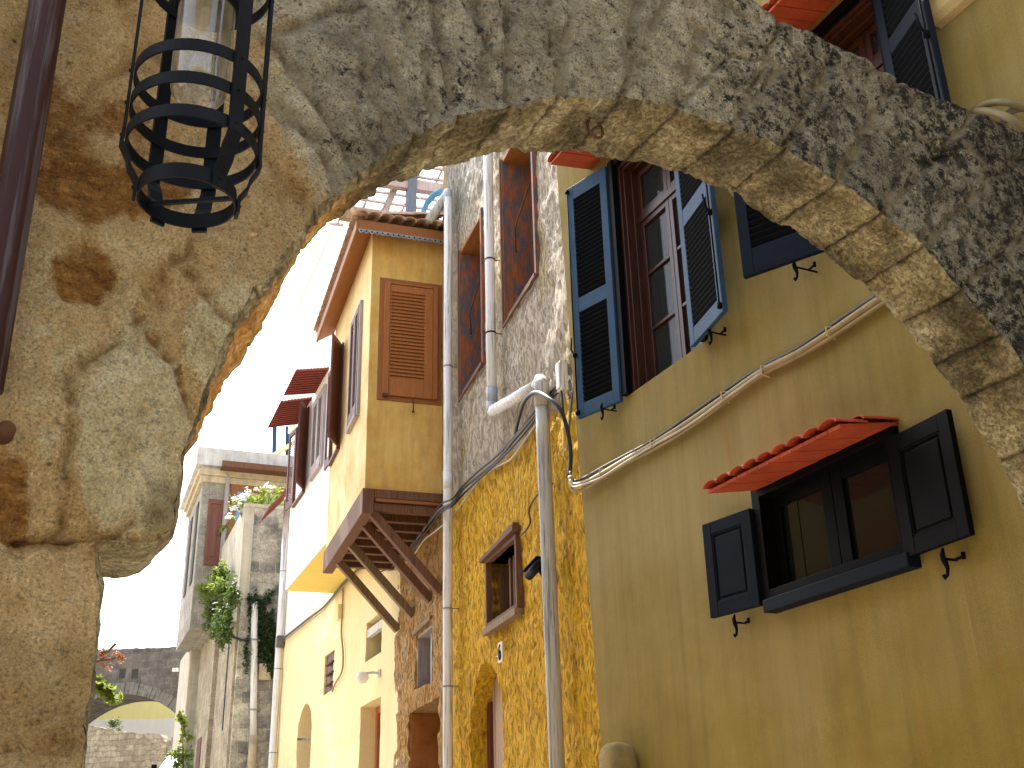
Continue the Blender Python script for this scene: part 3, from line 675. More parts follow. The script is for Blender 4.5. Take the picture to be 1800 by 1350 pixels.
# bracket back to the pier, out of frame above
bk=A.uz(350,-260,0); bx,by,bz=A.P(-.2,0,zw[-1]+1.0)
mb.beam((LX,ly,zw[-1]+.15),(LX,ly,zw[-1]+1.0),.014,.014); mb.beam((LX,ly,zw[-1]+1.0),(bx,by,bz),.02,.03); lan.part('bracket',mb,MT['iron'])
# ------------------------------------------------------------ shared builders
def board_xf(h,f):
    du,dw=f[0]-h[0],f[1]-h[1]; L=math.hypot(du,dw); du/=L; dw/=L
    pu,pw=-dw,du
    if pw<0: pu,pw=-pu,-pw
    return L,(lambda a,t,z:(h[0]+a*du+t*pu,h[1]+a*dw+t*pw,z))
def shutter(th,h,f,z0,z1,mat,smat,panels,kind='louvre',thick=.04,stile=.07,name='shutter',pitch=.042,label=None,latch=False,edge=None,flip=1):
    L,xf=board_xf(h,f); mb=MB(); mb.xf=xf
    t0,t1=-thick/2,thick/2
    mb.box(0,stile,t0,t1,z0,z1); mb.box(L-stile,L,t0,t1,z0,z1)
    cuts=[z0]+[c for p in panels for c in p]+[z1]
    for a,b in zip(cuts[0::2],cuts[1::2]): mb.box(stile,L-stile,t0+.001,t1-.001,a,b)
    if edge:   # thin raised beading round each panel
        for a,b in panels:
            q=.012
            for x0,x1,y0,y1 in ((stile,stile+q,a,b),(L-stile-q,L-stile,a,b),(stile,L-stile,a,a+q),(stile,L-stile,b-q,b)): mb.box(x0,x1,t0+.005,t1-.005,y0,y1)
    o=th.part(name,mb,mat,bevel=.004,label=label)
    mb=MB(); mb.xf=xf
    for a,b in panels:
        if kind=='louvre':
            k=int((b-a)/pitch); p=(b-a)/k
            for i in range(k):
                zc=a+p*(i+.5); hh=p*.62; tt=thick*.42
                mb.prism([(-tt*flip,zc+hh),(-tt*flip,zc+hh-.007),(tt*flip,zc-hh),(tt*flip,zc-hh+.007)],0,stile-.002,L-stile+.002)
        else:
            mb.box(stile-.002,L-stile+.002,t0+.012,t1-.016,a-.002,b+.002)
            mb.box(stile+.03,L-stile-.03,t0+.006,t1-.006,a+.03,b-.03)
    th.part('louvre_slats' if kind=='louvre' else 'raised_panel',mb,smat,parent=o,bevel=0 if kind=='louvre' else .005)
    if latch:
        mb=MB(); mb.xf=xf; zc=(z0+z1)/2 if latch is True else latch
        mb.tube([(L-.02,t1+.015,z0+.02),(L-.02,t1+.015,z1-.02)],.007,8)
        for z in (z0+.05,zc,z1-.05): mb.box(L-.035,L-.005,t1,t1+.028,z-.02,z+.02)
        mb.tube([(L-.02,t1+.02,zc),(L-.01,t1+.05,zc+.05),(L-.03,t1+.055,zc+.16)],.008,8)
        th.part('latch_bar',mb,smat,parent=o,smooth=True)
    return o
def stay(th,u,w_,z,mat,par=None,s=1.0):
    """curled iron shutter catch on the wall"""
    mb=MB(); mb.tube([(u,0,z),(u,w_+.02,z)],.007*s,8)
    mb.tube([(u,w_+.02,z+.055*s),(u+.006,w_+.026,z+.02*s),(u,w_+.024,z-.01*s),(u-.012*s,w_+.024,z-.05*s),(u-.004*s,w_+.024,z-.085*s),(u+.014*s,w_+.024,z-.095*s),(u+.02*s,w_+.024,z-.078*s)],[.006*s,.014*s,.016*s,.010*s,.008*s,.008*s,.011*s],8)
    mb.tube([(u-.02*s,w_*.5,z-.005),(u-.075*s,w_*.5,z+.0)],[.008*s,.008*s],8)
    mb.tube([(u-.075*s,w_*.5,z-.014*s),(u-.075*s,w_*.5,z+.02*s)],.011*s,8)
    return th.part('shutter_catch',mb,mat,smooth=True)
def tiles(mb,u0,u1,w0,z0,w1,z1,pitch=.14,r_=.065,seg=7,rows=2,th=.014,jit=.006,flat=.45):
    """barrel tiles running down from (w0,z0) at the wall to (w1,z1) at the eave"""
    k=max(1,int(abs(u1-u0)/pitch)); p=(u1-u0)/k; L=math.hypot(w1-w0,z1-z0); rl=L/rows
    for i in range(k):
        cu=u0+p*(i+.5)
        for rr in range(rows):
            a=rr/rows; b=(rr+1)/rows+.12/rows*(rr<rows-1)
            j=random.uniform(-jit,jit); dz=.012*(rows-1-rr)*0+ (0.010 if rr<rows-1 else 0)
            vs=[]
            for (t,lift) in ((a,-.012),(b,.008)):
                w_=w0+(w1-w0)*t; z_=z0+(z1-z0)*t+lift+dz
                for rad in (abs(p)*.56,abs(p)*.56-th):
                    for s1 in range(seg+1):
                        an=math.pi*s1/seg; vs.append((cu+j+rad*math.cos(an),w_,z_+rad*flat*math.sin(an)))
            m=seg+1
            fs=[]
            for s1 in range(seg):
                fs+=[(s1,s1+1,2*m+s1+1,2*m+s1),(m+s1+1,m+s1,3*m+s1,3*m+s1+1),(2*m+s1,2*m+s1+1,3*m+s1+1,3*m+s1),(s1+1,s1,m+s1,m+s1+1)]
            mb.add(vs,fs)
    return mb
def hood(th,u0,u1,zw_,w1,z1,tilemat,boardmat,name='window_hood',pitch=.16,over=.03,ridge=True,thick=.022):
    """small tiled hood over a window: boards below, barrel tiles on top"""
    mb=MB(); lo,hi=min(u0,u1),max(u0,u1); k=max(2,int((hi-lo)/.11)); p=(hi-lo)/k
    for i in range(k):
        mb.prism([(lo+p*i+.002,0),(lo+p*(i+1)-.004,0)],2,0,0) if False else None
        a,b=lo+p*i+.002,lo+p*(i+1)-.004; dz=.002*(i%2)
        mb.add([(a,.0,zw_+dz),(b,.0,zw_+dz),(b,w1,z1+dz),(a,w1,z1+dz),(a,.0,zw_+thick),(b,.0,zw_+thick),(b,w1,z1+thick),(a,w1,z1+thick)],[(0,3,2,1),(4,5,6,7),(0,1,5,4),(1,2,6,5),(2,3,7,6),(3,0,4,7)])
    o=th.part(name,mb,boardmat)
    mb=MB(); tiles(mb,lo,hi,0,zw_+thick+.012,w1+over,z1+thick+.006,pitch,rows=2); th.part('roof_tiles',mb,tilemat,parent=o,smooth=False)
    return o
def opening_liner(th,u0,u1,z0,z1,d0,d1,tm,mat,name='window_frame',mull=0,trans=(),bar=.05):
    """timber frame in an opening, from depth d0 to d1 (w negative)"""
    mb=MB()
    mb.box(u0,u0+tm,d0,d1,z0,z1); mb.box(u1-tm,u1,d0,d1,z0,z1); mb.box(u0+tm,u1-tm,d0,d1,z1-tm,z1); mb.box(u0+tm,u1-tm,d0,d1,z0,z0+tm)
    for i in range(mull):
        c=u0+(u1-u0)*(i+1)/(mull+1); mb.box(c-bar/2,c+bar/2,d0,d1-.01,z0+tm,z1-tm)
    for zc in trans: mb.box(u0+tm,u1-tm,d0+.006,d1-.006,zc-bar/2,zc+bar/2)
    return th.part(name,mb,mat,bevel=.003)
def cable(name,wall,pts,r_,mat,label,cat='cable',group=None,n=10,sub=4,parent=None):
    P=[]
    for p in pts:
        if len(p)==3: u,z=wall.uz(p[0],p[1],p[2]); P.append(Vector((u,p[2],z)))
        else: P.append(Vector(p[:3]))
    out=[]
    for i in range(len(P)-1):
        a=P[max(i-1,0)];b=P[i];c_=P[i+1];d_=P[min(i+2,len(P)-1)]
        for k in range(sub):
            t=k/sub; out.append(.5*((2*b)+(c_-a)*t+(2*a-5*b+4*c_-d_)*t*t+(3*b-a-3*c_+d_)*t**3))
    out.append(P[-1])
    mb=MB(); mb.tube(out,r_,n)
    if parent is not None: return mb
    return solo(name,wall,tuple(out[0]),mb,mat,label,cat,group,smooth=True)
# ------------------------------------------------------------ olive house (right)
oh=Thing('olive_house',O,(0,0,0),'olive plastered house along the right side with blue shutters and red window hoods','house')
FR=(-1.19,0.0,5.33,7.70); W2=(-3.46,-2.76,5.33,7.02); SM=(-2.95,-1.67,3.17,3.93)
mb=MB()
wall_sheet(mb,-9.5,.86,-.3,10.2,[FR+(.34,),W2+(.30,),SM+(.14,)],.12,lambda u,z:.003*fbm(u,z,0,.9)+.0012*fbm(u,z,4,5),depth=.3,top=1.2)
def lean(p):
    u,w_,z=p
    if u>.2: u=.2+(u-.2)*((.66+.055*z+.012*fbm(z*2,0,0,2)-.2)/.66)
    return (u,w_,z)
mb.v=[lean(p) for p in mb.v]
oh.part('wall',mb,MT['olive'])
# string moulding
mb=MB(); prof=[(.0,6.26),(.05,6.27),(.09,6.31),(.10,6.37),(.12,6.39),(.135,6.44),(.12,6.50),(.07,6.53),(0,6.54)]
for a,b in ((-9.5,-3.90),(-2.2,-1.80)):
    mb.add([(a,w_,z) for w_,z in prof]+[(b,w_,z) for w_,z in prof],[(i,i+1,len(prof)+i+1,len(prof)+i) for i in range(len(prof)-1)]+[tuple(range(len(prof)-1,-1,-1)),tuple(range(len(prof),2*len(prof)))])
oh.part('string_moulding',mb,MT['moulding'],smooth=False)
# French window
def french(z0,z1,u0,u1,name_lbl=None):
    # black outer frame standing a little proud
    mb=MB(); mb.box(u1-.045,u1+.035,-.02,.045,z0-.0,z1+.04); mb.box(u0-.035,u0+.03,-.02,.03,z0,z1+.04); mb.box(u0+.03,u1-.045,-.02,.03,z1-.03,z1+.04)
    fr=oh.part('window_frame',mb,MT['black'],bevel=.004)
    # mahogany jamb lining and casements
    mb=MB(); a0,a1=u0+.03,u1-.045
    for q,(d0,d1) in enumerate(((-.05,-.02),(-.12,-.05),(-.27,-.12))):
        tt=.03+.025*q; mb.box(a1-tt,a1,d0,d1,z0,z1-.03); mb.box(a0,a0+tt,d0,d1,z0,z1-.03); mb.box(a0+tt,a1-tt,d0,d1,z1-.03-tt,z1-.03)
    mb.box(a0+.08,a1-.08,-.27,-.12,z0,z0+.05)
    oh.part('jamb_lining',mb,MT['mahog'],parent=fr,bevel=.004)
    b0,b1=a0+.08,a1-.08; mid=(b0+b1)/2; zt=z0+(z1-z0)*.735
    sh=MB(); gl=MB(); cu=MB()
    sh.box(b0,b1,-.235,-.165,zt-.035,zt+.035)
    for (c0,c1) in ((b0,mid-.002),(mid+.002,b1)):
        s_=.055
        for (y0,y1,nb) in ((z0+.05,zt-.036,3),(zt+.036,z1-.12,1)):
            sh.box(c0,c0+s_,-.23,-.18,y0,y1); sh.box(c1-s_,c1,-.23,-.18,y0,y1); sh.box(c0+s_,c1-s_,-.229,-.181,y0,y0+s_); sh.box(c0+s_,c1-s_,-.229,-.181,y1-s_,y1)
            for i in range(1,nb): zc=y0+(y1-y0)*i/nb; sh.box(c0+s_,c1-s_,-.225,-.185,zc-.016,zc+.016)
            gl.box(c0+s_-.005,c1-s_+.005,-.212,-.206,y0+s_-.005,y1-s_+.005)
            cu.box(c0+s_+.09,c0+s_+.19,-.30,-.29,y0,y1)
    s1=oh.part('casement_sash',sh,MT['mahog'],parent=fr,bevel=.004)
    oh.part('glass_panes',gl,MT['glassclear'],parent=fr); 
    oh.part('curtain',cu,MT['curtain'],parent=fr)
    bk=MB(); bk.box(u0+.02,u1-.02,-.335,-.33,z0,z1); oh.part('dark_room',bk,MT['glass'],parent=fr)
    return fr
n_=N('window_glass',.05,.6); n_.b.inputs['Alpha'].default_value=.28; n_.color((.05,.055,.055)); MT['glassclear']=n_.m
french(*(FR[2],FR[3],FR[0],FR[1])); french(W2[2],W2[3],W2[0],W2[1])
pn=lambda z0,z1:[(z0+.10,z0+(z1-z0)*.5-.055),(z0+(z1-z0)*.5+.055,z1-.11)]
def pn3(z0,z1):
    return [(z0+.14,z0+1.02),(z0+1.14,z0+1.98),(z0+2.08,z1-.08)] if z1-z0>2.2 else pn(z0,z1)
zb=5.285
shutter(oh,(.045,.045),(.56,.19),zb,7.72,MT['blue'],MT['slat'],[(zb+.13,zb+1.04),(zb+1.19,zb+2.28)],latch=zb+.62,stile=.085,pitch=.046,label='left blue louvred shutter folded back',flip=-1)
shutter(oh,(-1.13,.085),(-1.76,.215),zb,7.72,MT['blue'],MT['slat'],[(zb+.13,zb+1.04),(zb+1.19,zb+2.28)],latch=zb+.85,stile=.085,pitch=.046,flip=-1)
shutter(oh,(-2.74,.12),(-2.22,.38),zb,7.04,MT['blueblack'],MT['slat'],[(zb+.2,zb+.92),(zb+1.02,zb+1.64)],stile=.085,pitch=.05,label='blue black shutter swung half open',flip=-1)
shutter(oh,(-3.49,.05),(-4.0,.20),zb,7.04,MT['blueblack'],MT['slat'],[(zb+.13,zb+1.0),(zb+1.12,zb+1.66)],latch=zb+.8,stile=.085,pitch=.05,flip=-1)
for (u,w_,z) in ((.22,.12,zb-.02),(-1.45,.12,zb-.02),(-2.52,.16,zb-.02)): stay(oh,u,w_,z,MT['slat'],s=1.0)
hood(oh,.42,-1.65,7.92,.45,7.86,MT['redhood'],MT['redhood'])
hood(oh,-2.30,-3.45,7.13,.45,7.03,MT['redhood'],MT['redhood'])
# small ground floor window
fr=opening_liner(oh,SM[0]-.06,SM[1]+.07,SM[2]-.0,SM[3]+.06,-.05,.05,.085,MT['black'],name='small_window_frame')
mb=MB(); mb.box(SM[0]-.06,SM[1]+.01,-.02,.10,3.10,3.185); oh.part('window_sill',mb,MT['blueblack'],parent=fr,bevel=.006)
mb=MB(); gl=MB(); c0,c1=SM[0]+.003,SM[1]-.003; mid=(c0+c1)/2; z0,z1=SM[2]+.004,SM[3]-.004
for a,b in ((c0,mid-.003),(mid+.003,c1)):
    s_=.10; mb.box(a,a+s_,-.10,-.05,z0,z1); mb.box(b-s_,b,-.10,-.05,z0,z1); mb.box(a+s_,b-s_,-.098,-.052,z0,z0+s_); mb.box(a+s_,b-s_,-.098,-.052,z1-s_,z1)
    gl.box(a+s_-.004,b-s_+.004,-.082,-.077,z0+s_-.004,z1-s_+.004)
oh.part('casement_sash',mb,MT['black'],parent=fr,bevel=.004); oh.part('glass_panes',gl,MT['glass'],parent=fr)
mb=MB(); mb.box(SM[1]-.26,SM[1]-.12,-.074,-.072,z0+.09,z1-.09); 
mb.box(SM[0]-.02,SM[1]+.02,-.139,-.135,SM[2],SM[3]); oh.part('dark_room',mb,MT['glass'],parent=fr)
shutter(oh,(-1.60,.06),(-1.12,.13),3.165,3.845,MT['blueblack'],MT['blueblack'],[(3.265,3.755)],kind='panel',stile=.085,label='left panelled dark shutter of the small window',edge=True)
shutter(oh,(-2.99,.07),(-3.50,.10),3.155,3.875,MT['black'],MT['black'],[(3.255,3.775)],kind='panel',stile=.085,label='right panelled dark shutter of the small window',edge=True)
stay(oh,-1.33,.07,3.10,MT['black'],s=1.0); stay(oh,-3.27,.07,3.08,MT['black'],s=1.1)
hood(oh,-1.66,-3.02,3.965,.46,3.885,MT['redhood'],MT['redhood'],pitch=.15)
# pier at the corner of the olive house
c=O.uz(1082,1330,.16)
mb=MB(); 
zt=O.uz(1082,1300,.16)[1]; vs=[]
for j,(z,s_) in enumerate([(0,1.05),(zt-.3,1.0),(zt-.12,.97),(zt-.04,.88),(zt-.005,.62),(zt+.008,.2)]):
    for k in range(28):
        a=2*math.pi*k/28; ca,sa=math.cos(a),math.sin(a); q=(abs(ca)**4+abs(sa)**4)**-.25
        vs.append((c[0]+.13*s_*q*ca*(1+.05*fbm(a,z,0,2)),.14+.13*s_*q*sa*(1+.05*fbm(a,z,3,2)),z-.03+.01*fbm(ca,sa,z,3)))
mb.add(vs,[(j*28+k,j*28+(k+1)%28,(j+1)*28+(k+1)%28,(j+1)*28+k) for j in range(5) for k in range(28)]+[tuple(5*28+k for k in range(28))])
solo('stone_post',O,(c[0],.16,.8),mb,MT['post'],'rounded plastered stone post at the foot of the olive house corner','stone post',smooth=True)
# ------------------------------------------------------------ yellow and bare stone house
def yd(u,z):
    e=smoothstep(0,.15,5.78-u) if u<5.8 else smoothstep(5.80,5.95,u)
    k=1-.4*smoothstep(6,7,z)
    return k*(.036*fbm(u,z,0,1.1)+.024*fbm(u,z,5,3.2)+.016*fbm(u,z,9,8)+.008*fbm(u,z,9,19,3))
yh=Thing('stone_house',Y,(0,0,0),'rough stone house, bare pinkish stone above and flaking yellow limewash below','house')
PW1=(3.60,4.72,7.56,9.86,.75); PW2=(1.42,2.62,7.70,10.05,.75); YW=(2.36,3.47,4.16,4.90,.22); YD=(3.10,4.38,1.0,3.78,.28,'arch',3.10)
mb=MB(); wall_sheet(mb,-.6,5.81,-.2,12.6,[PW1,PW2,YW,YD],.045,yd,top=.5); yh.part('wall',mb,MT['rubble'],smooth=True)
for (a,b,c,d_,dp),nm in ((PW1,'a'),(PW2,'b')):
    mb=MB(); mb.box(b-.03,b+.03,-.70,.035,c-.02,d_); mb.box(a-.05,a+.005,-.10,.045,c,d_+.04)
    fr=yh.part('window_lining',mb,MT['peel'])
    mb=MB(); mb.box(a-.02,b+.02,-.72,.02,d_-.045,d_+.0); yh.part('head_board',mb,MT['fascia'],parent=fr)
    mb=MB(); mb.box(a,b-.03,-.74,-.71,c,d_-.05); yh.part('window_boards',mb,MT['darkshut'],parent=fr)
    mb=MB(); mb.box(b-.005,b+.035,.035,.055,c-.04,d_+.02); mb.beam((a-.03,.05,c+.0),(b-.25,.05,c-.05),.03,.05); mb.beam((a+.1,.055,c-.03),(b+.02,.05,c-.07),.02,.03)
    yh.part('broken_sill',mb,MT['beam'],parent=fr)
    mb=MB(); zz=c+(d_-c)*.42; mb.tube([(b-.06,-.12,zz-.02),(b-.4,-.0,zz+.12),(a+.02,.02,zz+.38)],.010,8); yh.part('iron_stay',mb,MT['rust'],parent=fr,smooth=True)
a,b,c,d_,dp=YW
fr=opening_liner(yh,a-.05,b+.05,c-.03,d_+.05,-.20,.060,.05,MT['beam'],name='window_frame')
mb=MB(); mb.beam((a-.10,.06,d_+.10),(b+.12,.06,d_+.05),.10,.05); mb.beam((a-.05,.05,d_+.15),(a+.35,.05,d_+.14),.07,.05); yh.part('lintel_board',mb,MT['beam'],parent=fr)
mb=MB(); mb.box(a-.07,b+.07,.0,.095,c-.11,c-.035); yh.part('window_sill',mb,MT['tan_timber'],parent=fr)
mb=MB(); mb.box(b-.05,b-.02,-.20,-.1,c+.04,d_-.03); mb.box(b-.42,b-.36,-.16,-.11,c+.04,d_-.03); mb.box(b-.56,b-.52,-.15,-.11,c+.04,d_-.03)
for i in range(5): mb.box(a+.1+i*.09,a+.115+i*.09,-.20,-.185,c+.03,d_-.02)
yh.part('vertical_bars',mb,MT['beam'],parent=fr)
mb=MB(); mb.box(a,b,-.215,-.21,c,d_); yh.part('dark_room',mb,MT['glass'],parent=fr)
# arched door
mb=MB(); a,b=YD[0],YD[1]; k=5; cc=(a+b)/2
for i in range(6):
    x0=a+(b-a)*i/6+.004; x1=a+(b-a)*(i+1)/6-.004; mb.box(x0,x1,-.27,-.235+.004*(i%2),.9,3.76)
dr=yh.part('arched_door',mb,MT['doorold'])
mb=MB(); mb.box(a,a+.06,-.235,-.20,.9,3.3); mb.box(b-.14,b-.02,-.235,-.19,.9,3.4); yh.part('door_post',mb,MT['darkshut'],parent=dr)
# house number plate reading 6
cu_,cz_=Y.uz(888,1147,.05)
hp=Thing('house_number_plate',Y,(cu_,.04,cz_),'small cream plate reading 6 on the yellow wall above the arched door','number plate')
mb=MB(); mb.box(cu_-.085,cu_+.085,.090,.110,cz_-.11,cz_+.11); hp.part('plate',mb,MT['plate'],bevel=.004)
mb=MB(); R=.038; W0=.114
cx=cu_; cz2=cz_-.030
mb.tube([(cx+R*.82*math.cos(a_),W0,cz2+R*1.2*math.sin(a_)) for a_ in [2*math.pi*k/24 for k in range(25)]],.0085,6,False)
mb.tube([(cx+R*.82,W0,cz2),(cx+R*.80,W0,cz2+.05),(cx+R*.35,W0,cz2+.092),(cx-R*.35,W0,cz2+.108)],.0085,6)
hp.part('digit',mb,MT['black'],smooth=True)
# ------------------------------------------------------------ bay house
bh=Thing('bay_house',Y,(5.82,0,0),'narrow orange plastered house with a projecting ochre bay on timber struts','house')
BW=(6.42,7.40,3.97,4.76,.30); BD=(5.98,7.80,1.0,3.70,1.3)
mb=MB(); wall_sheet(mb,5.815,8.80,-.2,11.0,[BW,BD],.05,yd,top=.5); bh.part('wall',mb,MT['rubble_far'] if 'rubble_far' in MT else MT['rubble'],smooth=True)
mb=MB(); mb.box(BW[0],BW[1],-.29,-.285,BW[2],BW[3]); wo=bh.part('window_frame',mb,MT['glass'])
mb=MB(); mb.box(6.9,6.99,-.25,-.12,BW[2],BW[3]); mb.box(BW[1]-.04,BW[1],-.28,-.02,BW[2],BW[3]); mb.box(BW[0],BW[1],-.28,-.02,BW[3]-.035,BW[3]); bh.part('casement_sash',mb,MT['greywin'],parent=wo)
mb=MB(); mb.beam((6.35,.03,4.83),(7.45,.03,4.80),.05,.06); bh.part('lintel_board',mb,MT['tan_timber'],parent=wo)
mb=MB(); mb.box(5.98,7.80,-1.28,-1.22,.9,3.70); dd_=bh.part('door',mb,MT['doorold'])
mb=MB(); mb.box(7.772,7.80,-1.22,-.03,.9,3.69); bh.part('door_reveal',mb,MT['org_reveal'] if 'org_reveal' in MT else MT['fascia'],parent=dd_)
U0,U1,BO=5.84,9.38,1.12; ZB,ZT=6.5,10.72
# side wall of the bay (faces the viewer) and its front wall
mb=MB(); mb.box(U0,U0+.14,0.0,BO-.004,ZB,ZT); bh.part('bay_side_wall',mb,MT['bay'])
mb=MB(); mb.box(U1-.14,U1-.004,0,BO-.004,ZB,ZT); bh.part('bay_far_wall',mb,MT['bay'])
mb=MB(); mb.box(U0+.004,U1,BO-.14,BO,ZB+.002,ZT-.002); bh.part('bay_front_wall',mb,MT['bayfront_lit'])
mb=MB(); mb.box(U0+.14,U1-.14,0,BO-.14,ZT-.1,ZT-.02); bh.part('bay_ceiling',mb,MT['beam'])
# floor frame
mb=MB(); mb.box(U0-.035,U1+.02,BO-.13,BO+.035,6.13,6.495); bh.part('front_beam',mb,MT['beam'],bevel=.01)
mb=MB(); mb.box(U0-.03,U0+.10,.0,BO-.135,6.36,6.495); mb.box(U0-.0,U0+.10,.02,BO-.135,6.18,6.30); bh.part('side_beam',mb,MT['beam'],bevel=.01)
mb=MB(); mb.beam((U0-.015,.03,6.33),(U0-.015,BO-.15,6.335),.05,.04); bh.part('rotten_batten',mb,MT['fascia'])
mb=MB()
x=U0+.42
while x<U1-.1: mb.box(x,x+.11,-.02,BO-.135,6.17,6.33); x+=.46
bh.part('floor_joists',mb,MT['beam'],bevel=.006)
mb=MB(); k=8
for i in range(k): mb.box(U0+.10,U1-.04,(BO-.14)*i/k+.004,(BO-.14)*(i+1)/k-.004,6.33,6.36)
bh.part('floor_boards',mb,MT['beam'])
for uf in (8.72,7.62,6.48,5.90):
    mb=MB(); ut=min(max(uf,U0+.05),U1-.2)
    mb.beam((uf if uf>5.95 else 5.93,.0,5.10),(ut+.02,BO-.10,6.20),.12,.12); bh.part('strut',mb,MT['beam'] if uf<7 else MT['tan_timber'],bevel=.006)
# bay roof
EZ=10.50; EO=BO+.28
mb=MB()
mb.add([(U0-.30,EO,EZ),(U1+.25,EO,EZ),(U1+.25,BO-.01,ZT-.03),(U0+.01,BO-.01,ZT-.03),(U0-.30,-.05,EZ),(U0+.01,-.05,ZT-.03)],[(0,1,2,3),(0,3,5,4)])
bh.part('soffit_boards',mb,MT['fascia'])
mb=MB(); mb.box(U0-.335,U1+.25,EO,EO+.035,EZ-.03,EZ+.13); bh.part('front_fascia',mb,MT['fascia'],bevel=.004)
mb=MB(); mb.box(U0-.335,U0-.30,-.05,EO-.002,EZ-.03,EZ+.15); fs_=bh.part('side_fascia',mb,MT['fascia'],bevel=.004)
mb=MB(); nsc=17; Lx=(EO+.0)/nsc
for i in range(nsc):
    c=(i+.5)*Lx; mb.box(U0-.341,U0-.336,c-Lx/2,c+Lx/2,EZ-.045,EZ-.012)
    mb.xf=(lambda c:(lambda x,y,z:(U0-.336-z,c+x,EZ-.045+y)))(c); mb.lathe([(.0,.006),(Lx*.42,.006),(Lx*.42,0)],n=14); mb.xf=None
tr=bh.part('scalloped_trim',mb,MT['metaltrim'],parent=fs_)
mb=MB()
for i in range(nsc):
    c=(i+.5)*Lx; mb.xf=(lambda c:(lambda x,y,z:(U0-.3425-z,c+x,EZ-.045+y)))(c); mb.lathe([(.0,.003),(.015,.003),(.015,0)],n=10); mb.xf=None
tho=bh.part('trim_holes',mb,MT['black'],parent=fs_); tho['kind']='stuff'
# tiles: hipped, front slope and side slope
RZ=11.35
mb=MB(); tiles(mb,U0-.36,U1+.28,.0,RZ,EO+.09,EZ+.20,.20,rows=3)
mb.add([(U0-.36,EO+.06,EZ+.17),(U1+.28,EO+.06,EZ+.17),(U1+.28,0,RZ-.04),(U0+.9,0,RZ-.04)],[(0,1,2,3)])
# trim the tiles that lie past the hip, onto the side slope
def hipclip(p):
    u,w_,z=p; lim=U0-.38+max(0,(EO+.09-w_))*.62
    if u<lim: 
        z=z-(lim-u)*.45; 
    return (u,w_,z)
mb.v=[hipclip(p) for p in mb.v]
rf=bh.part('roof_tiles',mb,MT['terracotta'])
mb=MB(); mb.xf=lambda a,b,c:(U0-.36-(b-0),a,c)   # side slope tiles run down towards the viewer
tiles(mb,-.05,EO+.05,-.75,EZ+.45,.075,EZ+.195,.18,rows=2,flat=.6)
bh.part('side_roof_tiles',mb,MT['terracotta'])
mb=MB(); mb.tube([(U0-.40,EO+.10,EZ+.25),(U0-.1,EO-.35,EZ+.43),(U0+.3,EO-.95,EZ+.75)],[.06,.06,.06],12); bh.part('hip_tile',mb,MT['terracotta'],smooth=True)
# closed shutter on the side of the bay: frame lies on the wall u = U0
def sideframe(a,b,c): return (U0-.012-b,a,c)
class SideMB(MB): pass
mb=MB(); mb.box(U0-.02,U0+.002,.02,.99,7.86,9.88); k_=bh.part('painted_surround',mb,MT['fascia'],bevel=.01)
def side_shutter():
    a0,a1,z0,z1=.09,.92,7.93,9.80; s_=.10
    mb=MB(); mb.xf=sideframe
    mb.box(a0,a0+.07,.012,.055,z0,z1); mb.box(a1-.09,a1,.012,.055,z0,z1); mb.box(a0+.07,a1-.09,.012,.055,z1-.03,z1); 
    b0,b1=a0+.075,a1-.095
    mb.box(b0,b0+.13,.015,.048,z0,z1-.04); mb.box(b1-.015,b1,.015,.048,z0,z1-.04); mb.box(b0+.13,b1-.015,.016,.047,z1-.16,z1-.04); mb.box(b0+.13,b1-.015,.016,.047,z0,z0+.27)
    o=bh.part('side_shutter',mb,MT['brownshut'],bevel=.005,label='closed orange brown louvred shutter on the bay side')
    mb=MB(); mb.xf=sideframe; k=25; za,zb_=z0+.27,z1-.16; p=(zb_-za)/k
    for i in range(k):
        zc=za+p*(i+.5); mb.prism([(.018,zc+p*.62),(.018,zc+p*.62-.01),(.044,zc-p*.55),(.044,zc-p*.55+.01)],0,b0+.128,b1-.012)
    bh.part('louvre_slats',mb,MT['brownshut'],parent=o)
    mb=MB(); mb.xf=sideframe; mb.tube([(.45,.03,z0-.02),(.45,.035,z0-.22)],.008,8); mb.tube([(.47,.035,z0-.22),(.43,.035,z0-.23)],.014,8); bh.part('latch_bar',mb,MT['rust'],parent=o)
    mb=MB(); mb.xf=sideframe; mb.box(a1-.08,a1-.01,.03,.07,z0-.03,z0+.02); bh.part('hinge',mb,MT['rust'],parent=o)
side_shutter()
# front windows of the bay
def front_pair(th,u0,u1,z0,z1,w0,mat,smat,name='closed_shutters'):
    mb=MB(); mb.box(u0-.07,u0,w0,w0+.05,z0-.05,z1+.05); mb.box(u1,u1+.07,w0,w0+.05,z0-.05,z1+.05); mb.box(u0,u1,w0,w0+.05,z1,z1+.05); mb.box(u0,u1,w0,w0+.07,z0-.06,z0)
    f=th.part('window_frame',mb,mat,bevel=.004); mid=(u0+u1)/2
    for a,b in ((u0,mid-.003),(mid+.003,u1)):
        mb=MB(); s_=.07; mb.box(a,a+s_,w0+.01,w0+.06,z0,z1); mb.box(b-s_,b,w0+.01,w0+.06,z0,z1)
        for c0,c1 in ((z0,z0+.18),(z1-.09,z1)): mb.box(a+s_,b-s_,w0+.011,w0+.059,c0,c1)
        k=int((z1-z0-.27)/.05); p=(z1-z0-.27)/k
        for i in range(k):
            zc=z0+.18+p*(i+.5); mb.prism([(w0+.015,zc+p*.6),(w0+.015,zc+p*.6-.009),(w0+.055,zc-p*.6),(w0+.055,zc-p*.6+.009)],0,a+s_-.002,b-s_+.002)
        th.part('shutter_leaf',mb,smat,parent=f)
    return f
front_pair(bh,6.55,7.30,7.92,9.75,BO,MT['greywin'],MT['darkshut'])
